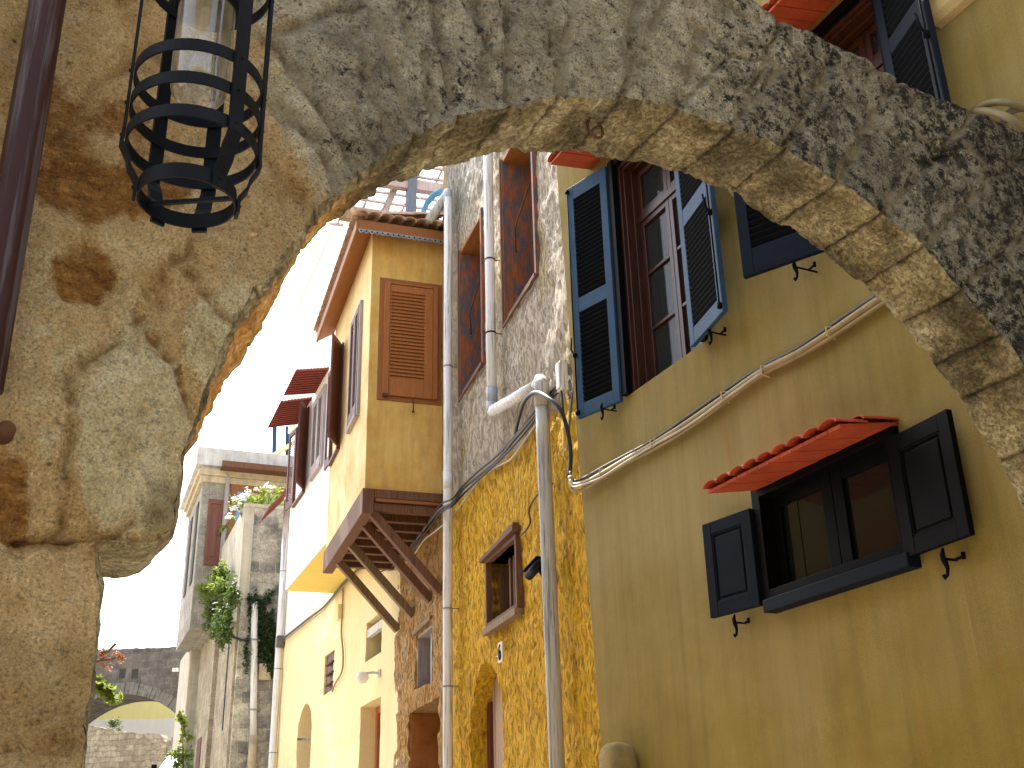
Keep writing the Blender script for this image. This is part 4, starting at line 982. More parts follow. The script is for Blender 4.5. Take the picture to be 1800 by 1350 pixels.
def open_window(th,u0,u1,z0,z1,w0,fm,sm,near_len=.55,far_len=.5,flare=.12,fflare=.4):
    mb=MB(); mb.box(u0-.05,u0,w0-.01,w0+.03,z0,z1); mb.box(u1,u1+.05,w0-.01,w0+.03,z0,z1); mb.box(u0-.05,u1+.05,w0-.01,w0+.03,z1,z1+.05); mb.box(u0-.05,u1+.05,w0-.01,w0+.06,z0-.05,z0)
    mb.box(u0,u1,w0-.008,w0-.002,z0,z1)
    f=th.part('window_frame',mb,fm)
    shutter(th,(u0-.03,w0+.035),(u0-.03-flare,w0+.035+near_len),z0,z1,sm,sm,[(z0+.16,z1-.1)],thick=.035,stile=.06,pitch=.05)
    shutter(th,(u1+.03,w0+.035),(u1+.03+fflare,w0+.035+far_len),z0,z1,sm,sm,[(z0+.16,z1-.1)],thick=.035,stile=.06,pitch=.05)
open_window(bh,8.35,9.15,8.0,9.85,BO,MT['darkshut'],MT['darkshut'],.22,.02,.42,.42)
# ------------------------------------------------------------ white house
wh=Thing('white_house',W,(0,0,0),'white and cream house with brick red window hoods and a jettied white upper storey','house')
def wd_(u,z): return .012*fbm(u,z,0,1.2)+.005*fbm(u,z,3,5)
w1=(1.02,2.10,4.93,5.62,.30); w2=(4.66,5.52,4.82,5.60,.12); dA=(6.55,8.05,1.5,4.88,.45,'arch',4.25); dB=(.95,2.36,1.5,4.20,.40)
mb=MB(); wall_sheet(mb,-.15,11.0,0,10.3,[w1,w2,dA,dB],.12,wd_,top=.5)
# cream below, white above: two sheets of the same wall
lo=MB(); up=MB()
lo.v=mb.v; up.v=mb.v
def cz(fc): 
    u=sum(mb.v[i][0] for i in fc)/len(fc); z=sum(mb.v[i][2] for i in fc)/len(fc); return z> 6.78 
lo.f=[f for f in mb.f if not cz(f)]; up.f=[f for f in mb.f if cz(f)]
wh.part('wall',lo,MT['cream']); wh.part('upper_wall',up,MT['white'])
JO=1.0
mb=MB(); mb.box(.30,4.86,.0,JO,6.765,10.45); mb.box(.30,5.75,-.3,JO-.003,10.45,13.4); mb.box(.28,5.80,-.32,JO+.03,13.4,13.46); wh.part('jettied_storey',mb,MT['white'])
mb=MB(); mb.box(.32,4.84,.0,JO-.02,6.752,6.763); wh.part('painted_soffit',mb,MT['yellow_under'])
# windows of the jetty
f=front_pair(wh,1.72,2.62,8.42,9.92,JO,MT['greywin'],MT['greywin'])
open_window(wh,3.35,4.35,8.40,10.10,JO,MT['darkshut'],MT['darkshut'],.23,.065,.45,.45)
def slopehood(th,u0,u1,zw_,w0,w1,z1,mat):
    mb=MB(); k=10
    for i in range(k):
        t0,t1=i/k,(i+1)/k
        wa,wb=w0+(w1-w0)*t0,w0+(w1-w0)*t1; za,zb_=zw_+(z1-zw_)*t0,zw_+(z1-zw_)*t1
        mb.add([(u0,wa,za),(u1,wa,za),(u1,wb,zb_),(u0,wb,zb_),(u0,wa,za+.03),(u1,wa,za+.03),(u1,wb-.01,zb_+.02),(u0,wb-.01,zb_+.02)],[(0,3,2,1),(4,5,6,7),(0,1,5,4),(1,2,6,5),(2,3,7,6),(3,0,4,7)])
    k2=int((u1-u0)/.12)
    for i in range(k2+1):
        uu=u0+(u1-u0)*i/k2; mb.beam((uu,w0,zw_-.012),(uu,w1,z1-.012),.03,.022)
    return th.part('window_hood',mb,mat)
MT['hoodred']=wood('dark_red_tiles',(.24,.045,.028),(.13,.025,.018),.7)
slopehood(wh,1.55,2.75,10.25,JO,JO+.62,10.12,MT['hoodred']); slopehood(wh,3.10,4.55,10.26,JO,JO+.62,10.10,MT['hoodred'])
# lower openings
mb=MB(); mb.box(w1[0],w1[1],-.29,-.285,w1[2],w1[3]); o=wh.part('window_frame',mb,MT['glass'])
mb=MB(); mb.box(w1[0],w1[1]-.0,-.10,-.02,5.36,5.50); wh.part('roller_box',mb,MT['concrete'],parent=o)
mb=MB(); mb.box(1.30,1.36,-.28,-.2,w1[2],w1[3]); wh.part('casement_sash',mb,MT['mahog'],parent=o)
mb=MB(); mb.box(w2[0],w2[1],-.10,-.04,w2[2],w2[3]); o=wh.part('wooden_shutter',mb,MT['darkshut'])
mb=MB(); 
for zz in (4.95,5.15,5.35): mb.box(w2[0]-.05,w2[1]-.3,-.02,.05,zz,zz+.03)
wh.part('shutter_hinge',mb,MT['rust'],parent=o)
mb=MB(); mb.box(dA[0],dA[1],-.44,-.40,1.5,4.86); wh.part('arched_door',mb,MT['darkshut'])
mb=MB(); mb.box(dB[0],dB[1],-.40,-.36,1.5,4.2); 
mb.box(dB[1]-.12,dB[1]-.0,-.36,-.28,1.5,4.2); mb.box(dB[0],dB[1]-.12,-.36,-.28,4.08,4.2); mb.box(dB[0]+.0,dB[0]+.1,-.36,-.28,1.5,4.08)
o=wh.part('door',mb,MT['doorred']); mb=MB(); mb.box(dB[0]+.3,dB[1]-.35,-.36,-.345,2.6,3.95); wh.part('door_pane',mb,MT['glass'],parent=o)
# globe wall light
gu,gz_=W.uz(640,1191,.25)
wl=Thing('globe_wall_light',W,(gu,0,gz_),'small white globe light on the cream wall below the little window','wall light')
mb=MB(); mb.lathe([(0,gz_-.10),(.06,gz_-.085),(.10,gz_-.03),(.11,gz_),(.10,gz_+.04),(.06,gz_+.09),(0,gz_+.1)],(gu,.28),20); wl.part('globe',mb,MT['lampwhite'] if 'lampwhite' in MT else MT['white'],smooth=True)
mb=MB(); mb.tube([(gu-.1,.0,gz_+.06),(gu-.06,.12,gz_+.08),(gu,.24,gz_+.07)],.02,8); mb.box(gu-.16,gu-.04,-.01,.03,gz_,gz_+.12); wl.part('bracket',mb,MT['concrete'])
# ------------------------------------------------------------ drainpipes
def clip_band(th,u,w_,z,r_,mat,tilt=.0):
    mb=MB(); mb.tube([(u,w_,z-.010),(u,w_,z+.010)],r_+.006,20); mb.tube([(u,w_,z),(u,0,z+.01)],.006,6); return th.part('pipe_clip',mb,mat,smooth=True)
def pw(px,py,w_): u,z=Y.uz(px,py,w_); return (u,w_,z)
a=pw(787,345,.16); b=pw(787,1340,.16)
p1=Thing('drainpipe',Y,(b[0],.16,1.0),'tall white plastic drainpipe running the full height between the ochre bay and the stone house','drainpipe','white plastic drainpipes')
mb=MB(); mb.tube([(b[0]+.006*math.sin(z*1.7),.16,z) for z in [1.0+(a[2]-.05-1.0)*k/20 for k in range(21)]],.062,24); p1.part('pipe_tube',mb,MT['whitepipe'],smooth=True)
mb=MB(); mb.tube([(a[0],.16,a[2]-.12),(a[0],.16,a[2]),(a[0]+.04,.15,a[2]+.09),(a[0]+.15,.12,a[2]+.13)],.072,20); p1.part('pipe_elbow',mb,MT['elbow'],smooth=True)
mb=MB(); q=pw(754,388,.40); mb.tube([(a[0]+.10,.13,a[2]+.12),q],.075,18); p1.part('upper_pipe',mb,MT['greypipe'],smooth=True)
for py in (645,1070,1207): c=pw(787,py,.16); clip_band(p1,b[0],.16,c[2],.062,MT['metaltrim'])
for py,h_ in ((845,.25),): c=pw(787,py,.16); mb=MB(); mb.tube([(b[0],.16,c[2]-h_/2),(b[0],.16,c[2]+h_/2)],.068,24); p1.part('pipe_socket',mb,MT['whitepipe'],smooth=True)
a=pw(865,300,.14); b=pw(865,712,.14); c=pw(950,668,.14)
zt=12.4; dl=pw(865,715,.14); dr_=pw(951,662,.16); bt=pw(981,1345,.16)
p2=Thing('drainpipe',Y,(bt[0],.16,.9),'drainpipe slanting from white between the peeling windows into a worn grey lower pipe','drainpipe')
mb=MB(); mb.tube([(b[0],.14,z) for z in (b[2]+.0,b[2]+1.5,b[2]+3,zt)],.062,24); p2.part('pipe_tube',mb,MT['whitepipe'],smooth=True)
mb=MB(); mb.tube([(b[0],.14,b[2]+.22),(b[0],.14,b[2]+.03)],.069,20); mb.tube([(b[0],.14,b[2]+.05),(b[0],.14,b[2]-.05),(b[0]-.05,.145,b[2]-.085)],[.069,.07,.066],20); p2.part('pipe_elbow',mb,MT['elbow'],smooth=True)
mb=MB(); mb.tube([(b[0]+.0,.14,b[2]-.075),(dr_[0]+.06,.16,dr_[2]-.07)],.066,24); p2.part('slanting_pipe',mb,MT['greypipe2'] if 'greypipe2' in MT else MT['whitepipe'],smooth=True)
mb=MB(); mb.tube([(dr_[0]+.10,.16,dr_[2]-.07),(dr_[0]+.02,.16,dr_[2]-.045),(dr_[0]-.01,.16,dr_[2]-.10),(dr_[0],.16,dr_[2]-.34)],[.074,.078,.080,.080],24); p2.part('pipe_elbow',mb,MT['greypipe'],smooth=True)
mb=MB(); mb.tube([(dr_[0]+(bt[0]-dr_[0])*t,.16,dr_[2]-.3+(0.9-dr_[2]+.3)*t) for t in [k/14 for k in range(15)]],.072,28); p2.part('lower_pipe',mb,MT['greypipe'],smooth=True)
for py,u_,m_ in ((450,b[0],'rust'),(583,b[0],'black')): c=pw(865,py,.14); clip_band(p2,u_,.14,c[2],.062,MT[m_])
# ------------------------------------------------------------ cables on the stone house
bun=[(990,672,.05),(960,705,.07),(935,738,.08),(905,772,.08),(875,806,.07),(840,838,.08),(812,862,.10),(796,882,.26),(775,895,.26),(758,915,.10),(720,962,.05),(690,990,.05),(660,1000,.05)]
for k,(dy,rr,m,lb) in enumerate(((0,.020,'cable_grey','thick grey cable running down the seam between bare stone and yellow limewash'),(-7,.012,'cable_black','thin black cable lying on top of the thick grey cable across the stone house'),(7,.014,'cable_black','black cable lying just under the thick grey cable across the stone house'))):
    cable('cable',Y,[(x,y+dy+2*math.sin(i*2+k),w_+.01*k) for i,(x,y,w_) in enumerate(bun)],rr,MT[m],lb,group='cables along the stone house')
cable('cable',Y,[(945,742,.08),(925,770,.07),(900,805,.06),(880,817,.06),(850,835,.06),(830,860,.06),(797,905,.08),(770,930,.22),(745,950,.18),(730,972,.05),(700,1000,.05),(660,1008,.05)],.011,MT['cable_white'],'thin white cable drooping across the yellow limewash from the grey pipe to the bay')
cable('cable',Y,[(906,762,.08),(912,735,.14),(922,705,.24),(940,690,.28),(960,697,.28),(985,720,.2),(998,760,.12),(1003,800,.10),(1001,838,.12)],.021,MT['cable_black'],'stout black cable arching over the worn grey pipe')
cable('cable',Y,[(985,668,.06),(988,700,.08),(992,740,.08),(1002,775,.08)],.012,MT['cable_black'],'short black cable hanging from the white junction box')
cable('cable',Y,[(1001,700,.02),(1006,690,.06),(1001,745,.06),(998,790,.07)],.012,MT['cable_grey'],'short grey cable beside the olive corner above the black cable')
cable('cable',Y,[(972,850,.04),(958,856,.04),(946,868,.05),(934,885,.05),(930,900,.05),(932,918,.05),(926,930,.06),(915,942,.06)],.010,MT['cable_black'],'thin black wire zigzagging down to the small barred window')
c=pw(990,662,.05); mb=MB(); mb.box(c[0]-.06,c[0]+.06,.02,.10,c[2]-.16,c[2]+.16); mb.box(c[0]-.05,c[0]+.05,.10,.115,c[2]-.14,c[2]+.14); solo('junction_box',Y,c,mb,MT['whitepipe'],'small white plastic junction box tucked against the corner of the olive house','junction box',bevel=.012)
# olive bundle
oc=[(1002,838,.10),(1008,852,.10),(1030,848,.06),(1060,832,.05),(1100,808,.04),(1150,780,.04),(1210,742,.04),(1275,697,.04),(1340,652,.04),(1400,622,.04),(1460,584,.04),(1530,536,.04),(1600,490,.04),(1680,430,.04),(1800,352,.04),(1950,255,.04)]
cable('cable',O,[(x,y,w_+.012) for x,y,w_ in oc],.023,MT['cable_tan'],'thickest of the painted cables strung along the olive wall','cable','painted cables along the olive wall')
cable('cable',O,[(x,y+9+2.5*math.sin(i*1.3),w_+.006) for i,(x,y,w_) in enumerate(oc)],.014,MT['cable_tan'],'lowest thin painted cable sagging along the olive wall','cable','painted cables along the olive wall')
cable('cable',O,[(x,y-9+2.*math.sin(i*1.7),w_-.01) for i,(x,y,w_) in enumerate(oc)],.013,MT['cable_grey'],'dark upper cable tucked along the ledge of the olive wall','cable','painted cables along the olive wall')
cable('cable',O,[(x,y+4+2.*math.sin(i*2.1+1),w_+.028) for i,(x,y,w_) in enumerate(oc[:9])],.010,MT['cable_white'],'thin pale cable wound round the painted bundle near the corner of the olive wall','cable','painted cables along the olive wall')
for x,y,lb in ((1060,832,'small clip on the tan cables nearest the yellow wall'),(1150,780,'small clip on the tan cables below the blue left shutter'),(1275,697,'small clip on the tan cables above the left end of the red hood'),(1345,652,'small clip on the tan cables above the middle of the red hood'),(1460,584,'small clip on the tan cables just before the arch hides them')):
    u,z=O.uz(x,y,.05); mb=MB(); mb.tube([(u,.02,z-.045),(u,.085,z-.03),(u,.085,z+.03),(u,.02,z+.045)],.006,6)
    solo('cable_clip',O,(u,.05,z),mb,MT['moulding'],lb,'cable clip','cable clips on the olive wall')
for k,(pts,m,lb) in enumerate((([(1715,192,.1),(1745,180,.14),(1780,182,.16),(1830,196,.1)],'cable_dull','upper tan cable curving off the olive wall at the right edge'),([(1712,196,.1),(1740,196,.2),(1775,208,.24),(1805,232,.2),(1830,250,.1)],'cable_dull','lower thick tan cable looping over the arch top at the right edge'),([(1765,212,.05),(1780,194,.1),(1800,190,.1),(1830,190,.05)],'cable_grey','dark grey cable between the tan cables at the right edge'))):
    cable('cable',O,pts,.022,MT[m],lb,'cable','cables at the upper right edge')
# security camera
c=pw(941,1001,.16)
sc=Thing('security_camera',Y,(c[0],.0,c[2]),'small dark security camera fixed to the yellow wall beside the worn grey pipe','security camera')
mb=MB(); mb.tube([(c[0]-.14,.14,c[2]+.045),(c[0]+.13,.19,c[2]-.035)],.050,20); sc.part('body',mb,MT['iron'],smooth=True)
mb=MB(); mb.tube([(c[0]+.131,.191,c[2]-.036),(c[0]+.135,.192,c[2]-.037)],.038,20); sc.part('lens',mb,MT['glass'],smooth=True)
mb=MB(); mb.beam((c[0]-.13,.14,c[2]+.098),(c[0]+.17,.195,c[2]+.012),.115,.010,up=(0,0,1)); sc.part('sun_hood',mb,MT['iron'])
mb=MB(); mb.tube([(c[0]-.08,.15,c[2]-.02),(c[0]-.12,.12,c[2]-.10),(c[0]-.13,.0,c[2]-.11)],.018,10); mb.box(c[0]-.18,c[0]-.08,.0,.04,c[2]-.17,c[2]-.05); sc.part('bracket',mb,MT['iron'],smooth=False)
# cable over the white house
cb=[(660,998,.05),(643,992,.05),(620,1008,.05),(596,1035,.06),(570,1066,.05),(545,1085,.05),(520,1105,.05),(500,1121,.05),(492,1128,.05)]
cable('cable',W,cb,.025,MT['cable_grey'],'cable bundle sagging across the cream wall under the jetty'); cable('cable',W,[(x,y+5,w_+.02) for x,y,w_ in cb[:-1]],.014,MT['cable_tan'],'thin tan cable following the bundle across the cream wall')
cable('cable',W,[(603,1030,.04),(602,1070,.04),(600,1110,.04),(603,1150,.04),(601,1180,.04),(590,1200,.04),(584,1216,.04)],.018,MT['cable_tan'],'tan cable dropping down the cream wall to the brown shutter')
c_=W.uz(597,1078,.04); mb=MB(); mb.box(c_[0]-.12,c_[0]+.10,.0,.10,c_[1]-.14,c_[1]+.16); solo('junction_box',W,(c_[0],.0,c_[1]),mb,MT['cream'],'small cream junction box on the cream wall beside the dropping cable','junction box',bevel=.01)
# far white downpipe at the end of the white house
a=W.uz(495,930,.10); b=W.uz(484,1345,.10); 
p3=Thing('drainpipe',W,(10.75,.12,1.6),'slim white drainpipe down the far end of the cream house','drainpipe','white plastic drainpipes')
ua=W.uz(490,1140,.12)[0]; mb=MB(); mb.tube([(ua,.12,z) for z in (1.5,4,7,10.6)],.085,18); p3.part('pipe_tube',mb,MT['whitepipe'],smooth=True)
for py in (1016,1175,1318): z_=W.uz(489,py,.12)[1]; clip_band(p3,ua,.12,z_,.085,MT['metaltrim'])
u_,z_=W.uz(492,1128,.1); mb=MB(); mb.box(u_-.2,u_+.12,.02,.2,z_-.16,z_+.12); mb.beam((u_,.1,z_-.16),(u_,.12,z_-.3),.1,.1); solo('cable_anchor',W,(u_,.1,z_),mb,MT['cable_grey'],'dark cable anchor where the bundle meets the slim far drainpipe','cable anchor',bevel=.02)
# ------------------------------------------------------------ roof terrace frame above the bay
def tp(px,py,w_): u,z=Y.uz(px,py,w_); return u,w_,z
pg=Thing('roof_pergola',Y,(7.6,-.4,11.0),'weathered timber pergola with a translucent roof standing on the terrace above the bay','pergola')
UP=7.4; 
SW=Wall(Y.off(UP,0),Y.n)
def sw(px,py): w_,z=SW.uz(px,py); return w_,z
w0_,z0_=sw(721,392); w1_,z1_=sw(721,300)
mb=MB(); mb.box(UP-.10,UP+.10,w0_-.09,w0_+.07,10.6,z1_+.3); pg.part('post',mb,MT['bluewood'],bevel=.01)
wa,za=sw(790,330); wb,zb2=sw(640,318)
bz=sw(735,328)[1]; mb=MB(); mb.box(UP-.07,UP+.07,wa-.6,wb+.3,bz-.10,bz+.10); pg.part('cross_beam',mb,MT['greywin'])
bz2=sw(735,362)[1]; mb=MB(); mb.box(UP+.7,UP+.82,wa-.6,wb+.3,bz2-.02,bz2+.20); pg.part('cross_beam',mb,MT['tan_timber'])
mb=MB(); w2_,z2_=sw(673,375); w3_,z3_=sw(705,320); mb.beam((UP+.15,w2_,z2_-.1),(UP+.15,w3_,z3_+.15),.09,.09); pg.part('diagonal_brace',mb,MT['greywin'])
mb=MB()
for i in range(9): w_=wa-.5+i*.36; mb.beam((UP-1.6,w_,bz+.13),(UP+2.2,w_,bz+.33),.03,.04)
pg.part('rafters',mb,MT['greywin'])
mb=MB()
for i in range(11): uu=UP-1.5+i*.36; zz=bz+.13+.2*(uu-UP+1.6)/3.8; mb.box(uu,uu+.05,wa-.6,wb+.3,zz-.05,zz-.01)
pg.part('battens',mb,MT['greywin'])
mb=MB(); 
n_=N('translucent_roof_sheet',.5,.3); t_=n_.t.nodes.new('ShaderNodeBsdfTranslucent'); t_.inputs[0].default_value=(.85,.86,.9,1); mx=n_.t.nodes.new('ShaderNodeMixShader'); mx.inputs[0].default_value=.75; n_.color((.8,.8,.82)); n_.link(n_.b.outputs[0],mx.inputs[1]); n_.link(t_.outputs[0],mx.inputs[2]); n_.link(mx.outputs[0],n_.t.nodes['Material Output'].inputs[0]); MT['sheet']=n_.m
k=24; ws=[wa-.5+3.0*i/k for i in range(k+1)]
mb.add([(UP-1.6,w_,bz+.17+.02*math.sin(i*1.57)) for i,w_ in enumerate(ws)]+[(UP+2.2,w_,bz+.37+.02*math.sin(i*1.57)) for i,w_ in enumerate(ws)],[(i,i+1,k+1+i+1,k+1+i) for i in range(k)])
pg.part('roof_sheet',mb,MT['sheet'])
UP=6.6; SW=Wall(Y.off(UP,0),Y.n); hz=[sw(779,338),sw(764,346),sw(752,360),sw(745,376),sw(744,392)]
mb=MB()
for d_ in (0,.05,.1): mb.tube([(UP-d_,a_+d_*.5,b_) for a_,b_ in hz],.022,8)
solo('garden_hose',Y,(UP,hz[0][0],hz[0][1]),mb,MT['blue_hose'],'blue hose bundle hanging behind the sloping pipe on the terrace','hose',smooth=True)
# ------------------------------------------------------------ far stone house
fh=Thing('far_stone_house',FW,(0,0,0),'old ashlar house with a projecting stone oriel and a planted terrace down the alley','house')
mb=MB(); mb.box(0,4.6,-3.2,0,2.0,10.28); fh.part('terrace_block',mb,MT['blocks_tan'])
mb=MB(); mb.box(-.18,0,-3.2,-.06,2.0,10.45); fh.part('end_wall',mb,MT['blocks_v'] if 'blocks_v' in MT else MT['blocks'])
mb=MB(); mb.box(-.20,4.58,-.22,.035,8.0,10.45); mb.box(-.22,.08,-3.2,.045,10.42,10.52); fh.part('terrace_parapet',mb,MT['palestone'])
mb=MB(); mb.box(4.6,9.4,-3.4,0,2.0,12.9); fh.part('main_wall',mb,MT['blocks_tan'])
OW=.72; ou0,ou1=4.62,8.6; ORB=8.1
mb=MB(); mb.box(ou0,ou1,0,OW,ORB,12.6)
fh.part('oriel_wall',mb,MT['blocks_end'])
mb=MB(); mb.box(ou0-.10,ou1+.1,-.02,OW+.10,7.72,8.48) if False else None
mb.box(ou0-.10,ou1+.05,-3.3,OW+.10,12.55,12.75); mb.box(ou0-.16,ou1+.1,-3.35,OW+.18,12.75,12.95); fh.part('oriel_cornice',mb,MT['tanstone'],bevel=.02)
mb=MB(); mb.box(ou0-.22,9.5,-3.5,OW+.26,13.05,13.62); mb.box(ou0-.05,9.4,-3.4,OW+.1,12.95,13.05); fh.part('roof_slab',mb,MT['concrete'],bevel=.02)
mb=MB(); mb.box(ou0-.05,ou0+.02,.04,.50,9.98,12.02); pnl=fh.part('oriel_shutter',mb,MT['oriel_brown'])
mb=MB()
for a,b,c,d_ in ((.04,.12,9.98,12.02),(.42,.50,9.98,12.02),(.12,.42,9.98,10.12),(.12,.42,11.88,12.02)): mb.box(ou0-.075,ou0-.04,a,b,c,d_)
mb.box(ou0-.07,ou0-.04,.20,.34,10.25,11.75)
fh.part('panel_moulding',mb,MT['oriel_brown'],parent=pnl,bevel=.006)
mb=MB(); 
for uu in (5.2,6.9): mb.box(uu,uu+.6,OW-.02,OW+.03,9.6,12.1)
fh.part('oriel_shutters',mb,MT['archdark'])
# recessed terrace door
mb=MB(); mb.box(ou0-.08,ou0-.01,-3.0,-.10,12.35,12.9); mb.box(ou0-.08,ou0-.01,-.32,-.14,9.6,12.35); mb.box(ou0-.06,ou0-.01,-1.15,-.95,9.6,12.35); mb.box(ou0-.07,ou0-.01,-3.0,-2.8,9.6,12.4)
dr=fh.part('terrace_door_frame',mb,MT['fascia'])
mb=MB(); mb.box(ou0-.04,ou0-.02,-.62,-.32,9.8,12.35); fh.part('blue_pane',mb,MT['bluepane'],parent=dr)
mb=MB(); mb.box(ou0-.03,ou0-.015,-2.8,-.62,9.8,12.35); fh.part('door_panel',mb,MT['greywin'],parent=dr)
mb=MB(); mb.box(ou0-.75,ou0,-3.0,.25,12.92,13.0); mb.box(ou0-.80,ou0-.72,-3.0,.28,12.86,13.04); fh.part('door_canopy',mb,MT['beam'])
mb=MB(); mb.box(ou0-.16,ou0-.03,-.06,.06,9.7,12.9); fh.part('corner_post',mb,MT['greywin'])
# slits and doors on the street side
mb=MB()
for uu,wd__,a,b in ((1.1,.16,4.9,7.3),(4.2,.22,5.2,7.2)): mb.box(uu,uu+wd__,-.02,.012,a,b)
fh.part('narrow_window',mb,MT['black'])
mb=MB(); mb.box(5.7,6.6,-.02,.02,3.0,5.2); fh.part('red_door',mb,MT['darkshut'])
mb=MB()
for uu,q in ((3.3,.12),): mb.box(uu,uu+.45,0,q,2,7.6)
fh.part('buttress',mb,MT['blocks_tan'])
mb=MB(); mb.box(8.2,11.5,-1.5,.30,2,8.3); solo('low_house',FW,(8.2,0,3),mb,MT['palestone'],'narrow pale plastered house front beyond the oriel, vines on its corner','house',bevel=.03)
# pipe on the end wall
def ffp(px,py,o=.12): u,z=FF.uz(px,py,o); return u,z     # FF: u = outward (w of FW), its w = towards far... 
def endp(px,py,dist=.30):
    """point standing dist in front of the end wall, in FW coordinates (u=-dist)"""
    S=Wall(FW.off(-dist,0),FW.n); q,z=S.uz(px,py); return (-dist,q,z)
a=endp(448,1062); b=endp(442,1345)
p4=Thing('drainpipe',FW,(-.3,b[1],3.9),'stout white drainpipe with a hooked top on the blackened end wall among dark ivy','drainpipe')
mb=MB(); mb.tube([(-.18,a[1]-.05,a[2]-.1),(-.26,a[1]-.01,a[2]+.02),(-.30,a[1],a[2]-.05)]+[(-.3,a[1]+(b[1]-a[1])*t,a[2]-.15+(4.6-a[2]+.15)*t) for t in (0,.3,.6,1)],.085,20); p4.part('pipe_tube',mb,MT['whitepipe'],smooth=True)
mb=MB(); mb.tube([(-.3,b[1],4.62),(-.3,b[1],3.2)],.10,20); p4.part('pipe_foot',mb,MT['tanstone'],smooth=True)
for py in (1125,1248): c=endp(446,py); mb=MB(); mb.tube([(-.3,c[1],c[2]-.02),(-.3,c[1],c[2]+.02)],.10,20); mb.box(-.3,-.15,c[1]-.16,c[1]+.02,c[2]-.02,c[2]+.02); p4.part('pipe_clip',mb,MT['metaltrim'])
P=[endp(*p) for p in ((395,1100),(405,1118),(425,1125),(445,1124),(455,1110))]
mb=MB(); mb.tube(P,.035,8); solo('cable',FW,P[0],mb,MT['cable_black'],'dark cable slung under the ivy bush to the hooked drainpipe','cable',smooth=True)
c=endp(409,1080,.25); mb=MB(); mb.box(-.3,-.18,c[1]-.1,c[1]+.1,c[2]-.17,c[2]+.17); solo('electric_box',FW,c,mb,MT['concrete'],'small pale electric box beside the ivy bush on the far stone house','electric box',bevel=.01)
c=endp(463,1181,.25); mb=MB(); mb.box(-.3,-.18,c[1]-.18,c[1]+.12,c[2]-.2,c[2]+.2); solo('electric_box',FW,c,mb,MT['tanstone'],'small tan box on the end wall under the dark ivy','electric box',bevel=.01)
# ------------------------------------------------------------ plants
def foliage(c,rad,n_,size,seed,squash=.8,shape=None):
    rd=random.Random(seed); mb=MB()
    cl=[(rd.gauss(0,.45),rd.gauss(0,.45),rd.gauss(0,.45)) for _ in range(max(5,n_//28))]
    for i in range(n_):
        q=rd.choice(cl); p=[c[k]+rad[k]*(q[k]+rd.gauss(0,.20)) for k in range(3)]
        if shape: p=shape(p,rd)
        a=rd.uniform(0,6.28); e=rd.uniform(-.9,.9); s=size*rd.uniform(.6,1.35)
        t=Vector((math.cos(a)*math.cos(e),math.sin(a)*math.cos(e),math.sin(e))); b=t.cross(Vector((rd.uniform(-1,1),rd.uniform(-1,1),rd.uniform(.2,1)))).normalized(); nn=t.cross(b)
        P=Vector(p); mb.add([tuple(P-t*s),tuple(P+b*s*.42+nn*s*.12),tuple(P+t*s),tuple(P-b*s*.42+nn*s*.12)],[(0,1,2,3)])
    return mb
def plant(name,wall,c,blobs,mat,label,cat,stem=None,stemmat=None,extra=None):
    th=Thing(name,wall,tuple(c),label,cat); mb=MB()
    for k,(cc,rad,n_,size) in enumerate(blobs):
        m=foliage(cc,rad,int(n_*1.5),size*.8,hash(name)%100 if False else int(abs(cc[0]*100+cc[2]*37))+k); mb.add(m.v,m.f)
    th.part('foliage',mb,mat)
    if stem:
        mb=MB()
        for s_ in stem: mb.tube(s_,[.03]+[.018]*(len(s_)-2)+[.008],6)
        th.part('stems',mb,stemmat or MT['tan_timber'],smooth=True)
    if extra: th.part(extra[0],extra[1],extra[2])
    return th
# terrace bush with white flowers, above the parapet
c=endp(458,868,-.3)
blobs=[(endp(450,882,-.3),(.3,.65,.24),300,.065),(endp(474,877,-.3),(.3,.42,.32),240,.065),(endp(425,888,-.3),(.3,.35,.18),110,.06),(endp(470,862,-.2),(.2,.28,.20),60,.06)]
fl=MB()
for px,py,k in ((430,872,50),(421,882,50),(415,893,36),(470,857,40),(405,905,20),(441,862,16)):
    m=foliage(endp(px,py,-.15),(.10,.16,.12),k,.06,px); fl.add(m.v,m.f)
plant('terrace_bush',FW,(.3,c[1],10.3),blobs,MT['leafbright'],'bright yellow green bush with white blossom on the stone terrace','bush',stem=[[(.3,c[1],10.2),(.3,c[1]+.1,10.7),(.3,c[1]-.2,11.3)],[(.3,c[1]+.4,10.2),(.25,c[1]+.6,10.6),(.2,c[1]+.9,10.9)]],extra=('flowers',fl,MT['flower']))
# trailing vine branch in front of the oriel shutter
pts=[(405,912),(395,925),(385,935),(374,941),(364,946),(357,949)]
def fwp(px,py,w_=.15): u,z=FW.uz(px,py,w_); return (u,w_,z)
P=[fwp(x,y,.12) for x,y in pts]
plant('trailing_vine',FW,P[0],[(p,(.22,.14,.13),46,.075) for p in P[:-1]],MT['leafbright'],'pale trailing vine branch reaching across the brown oriel shutter','vine',stem=[P])
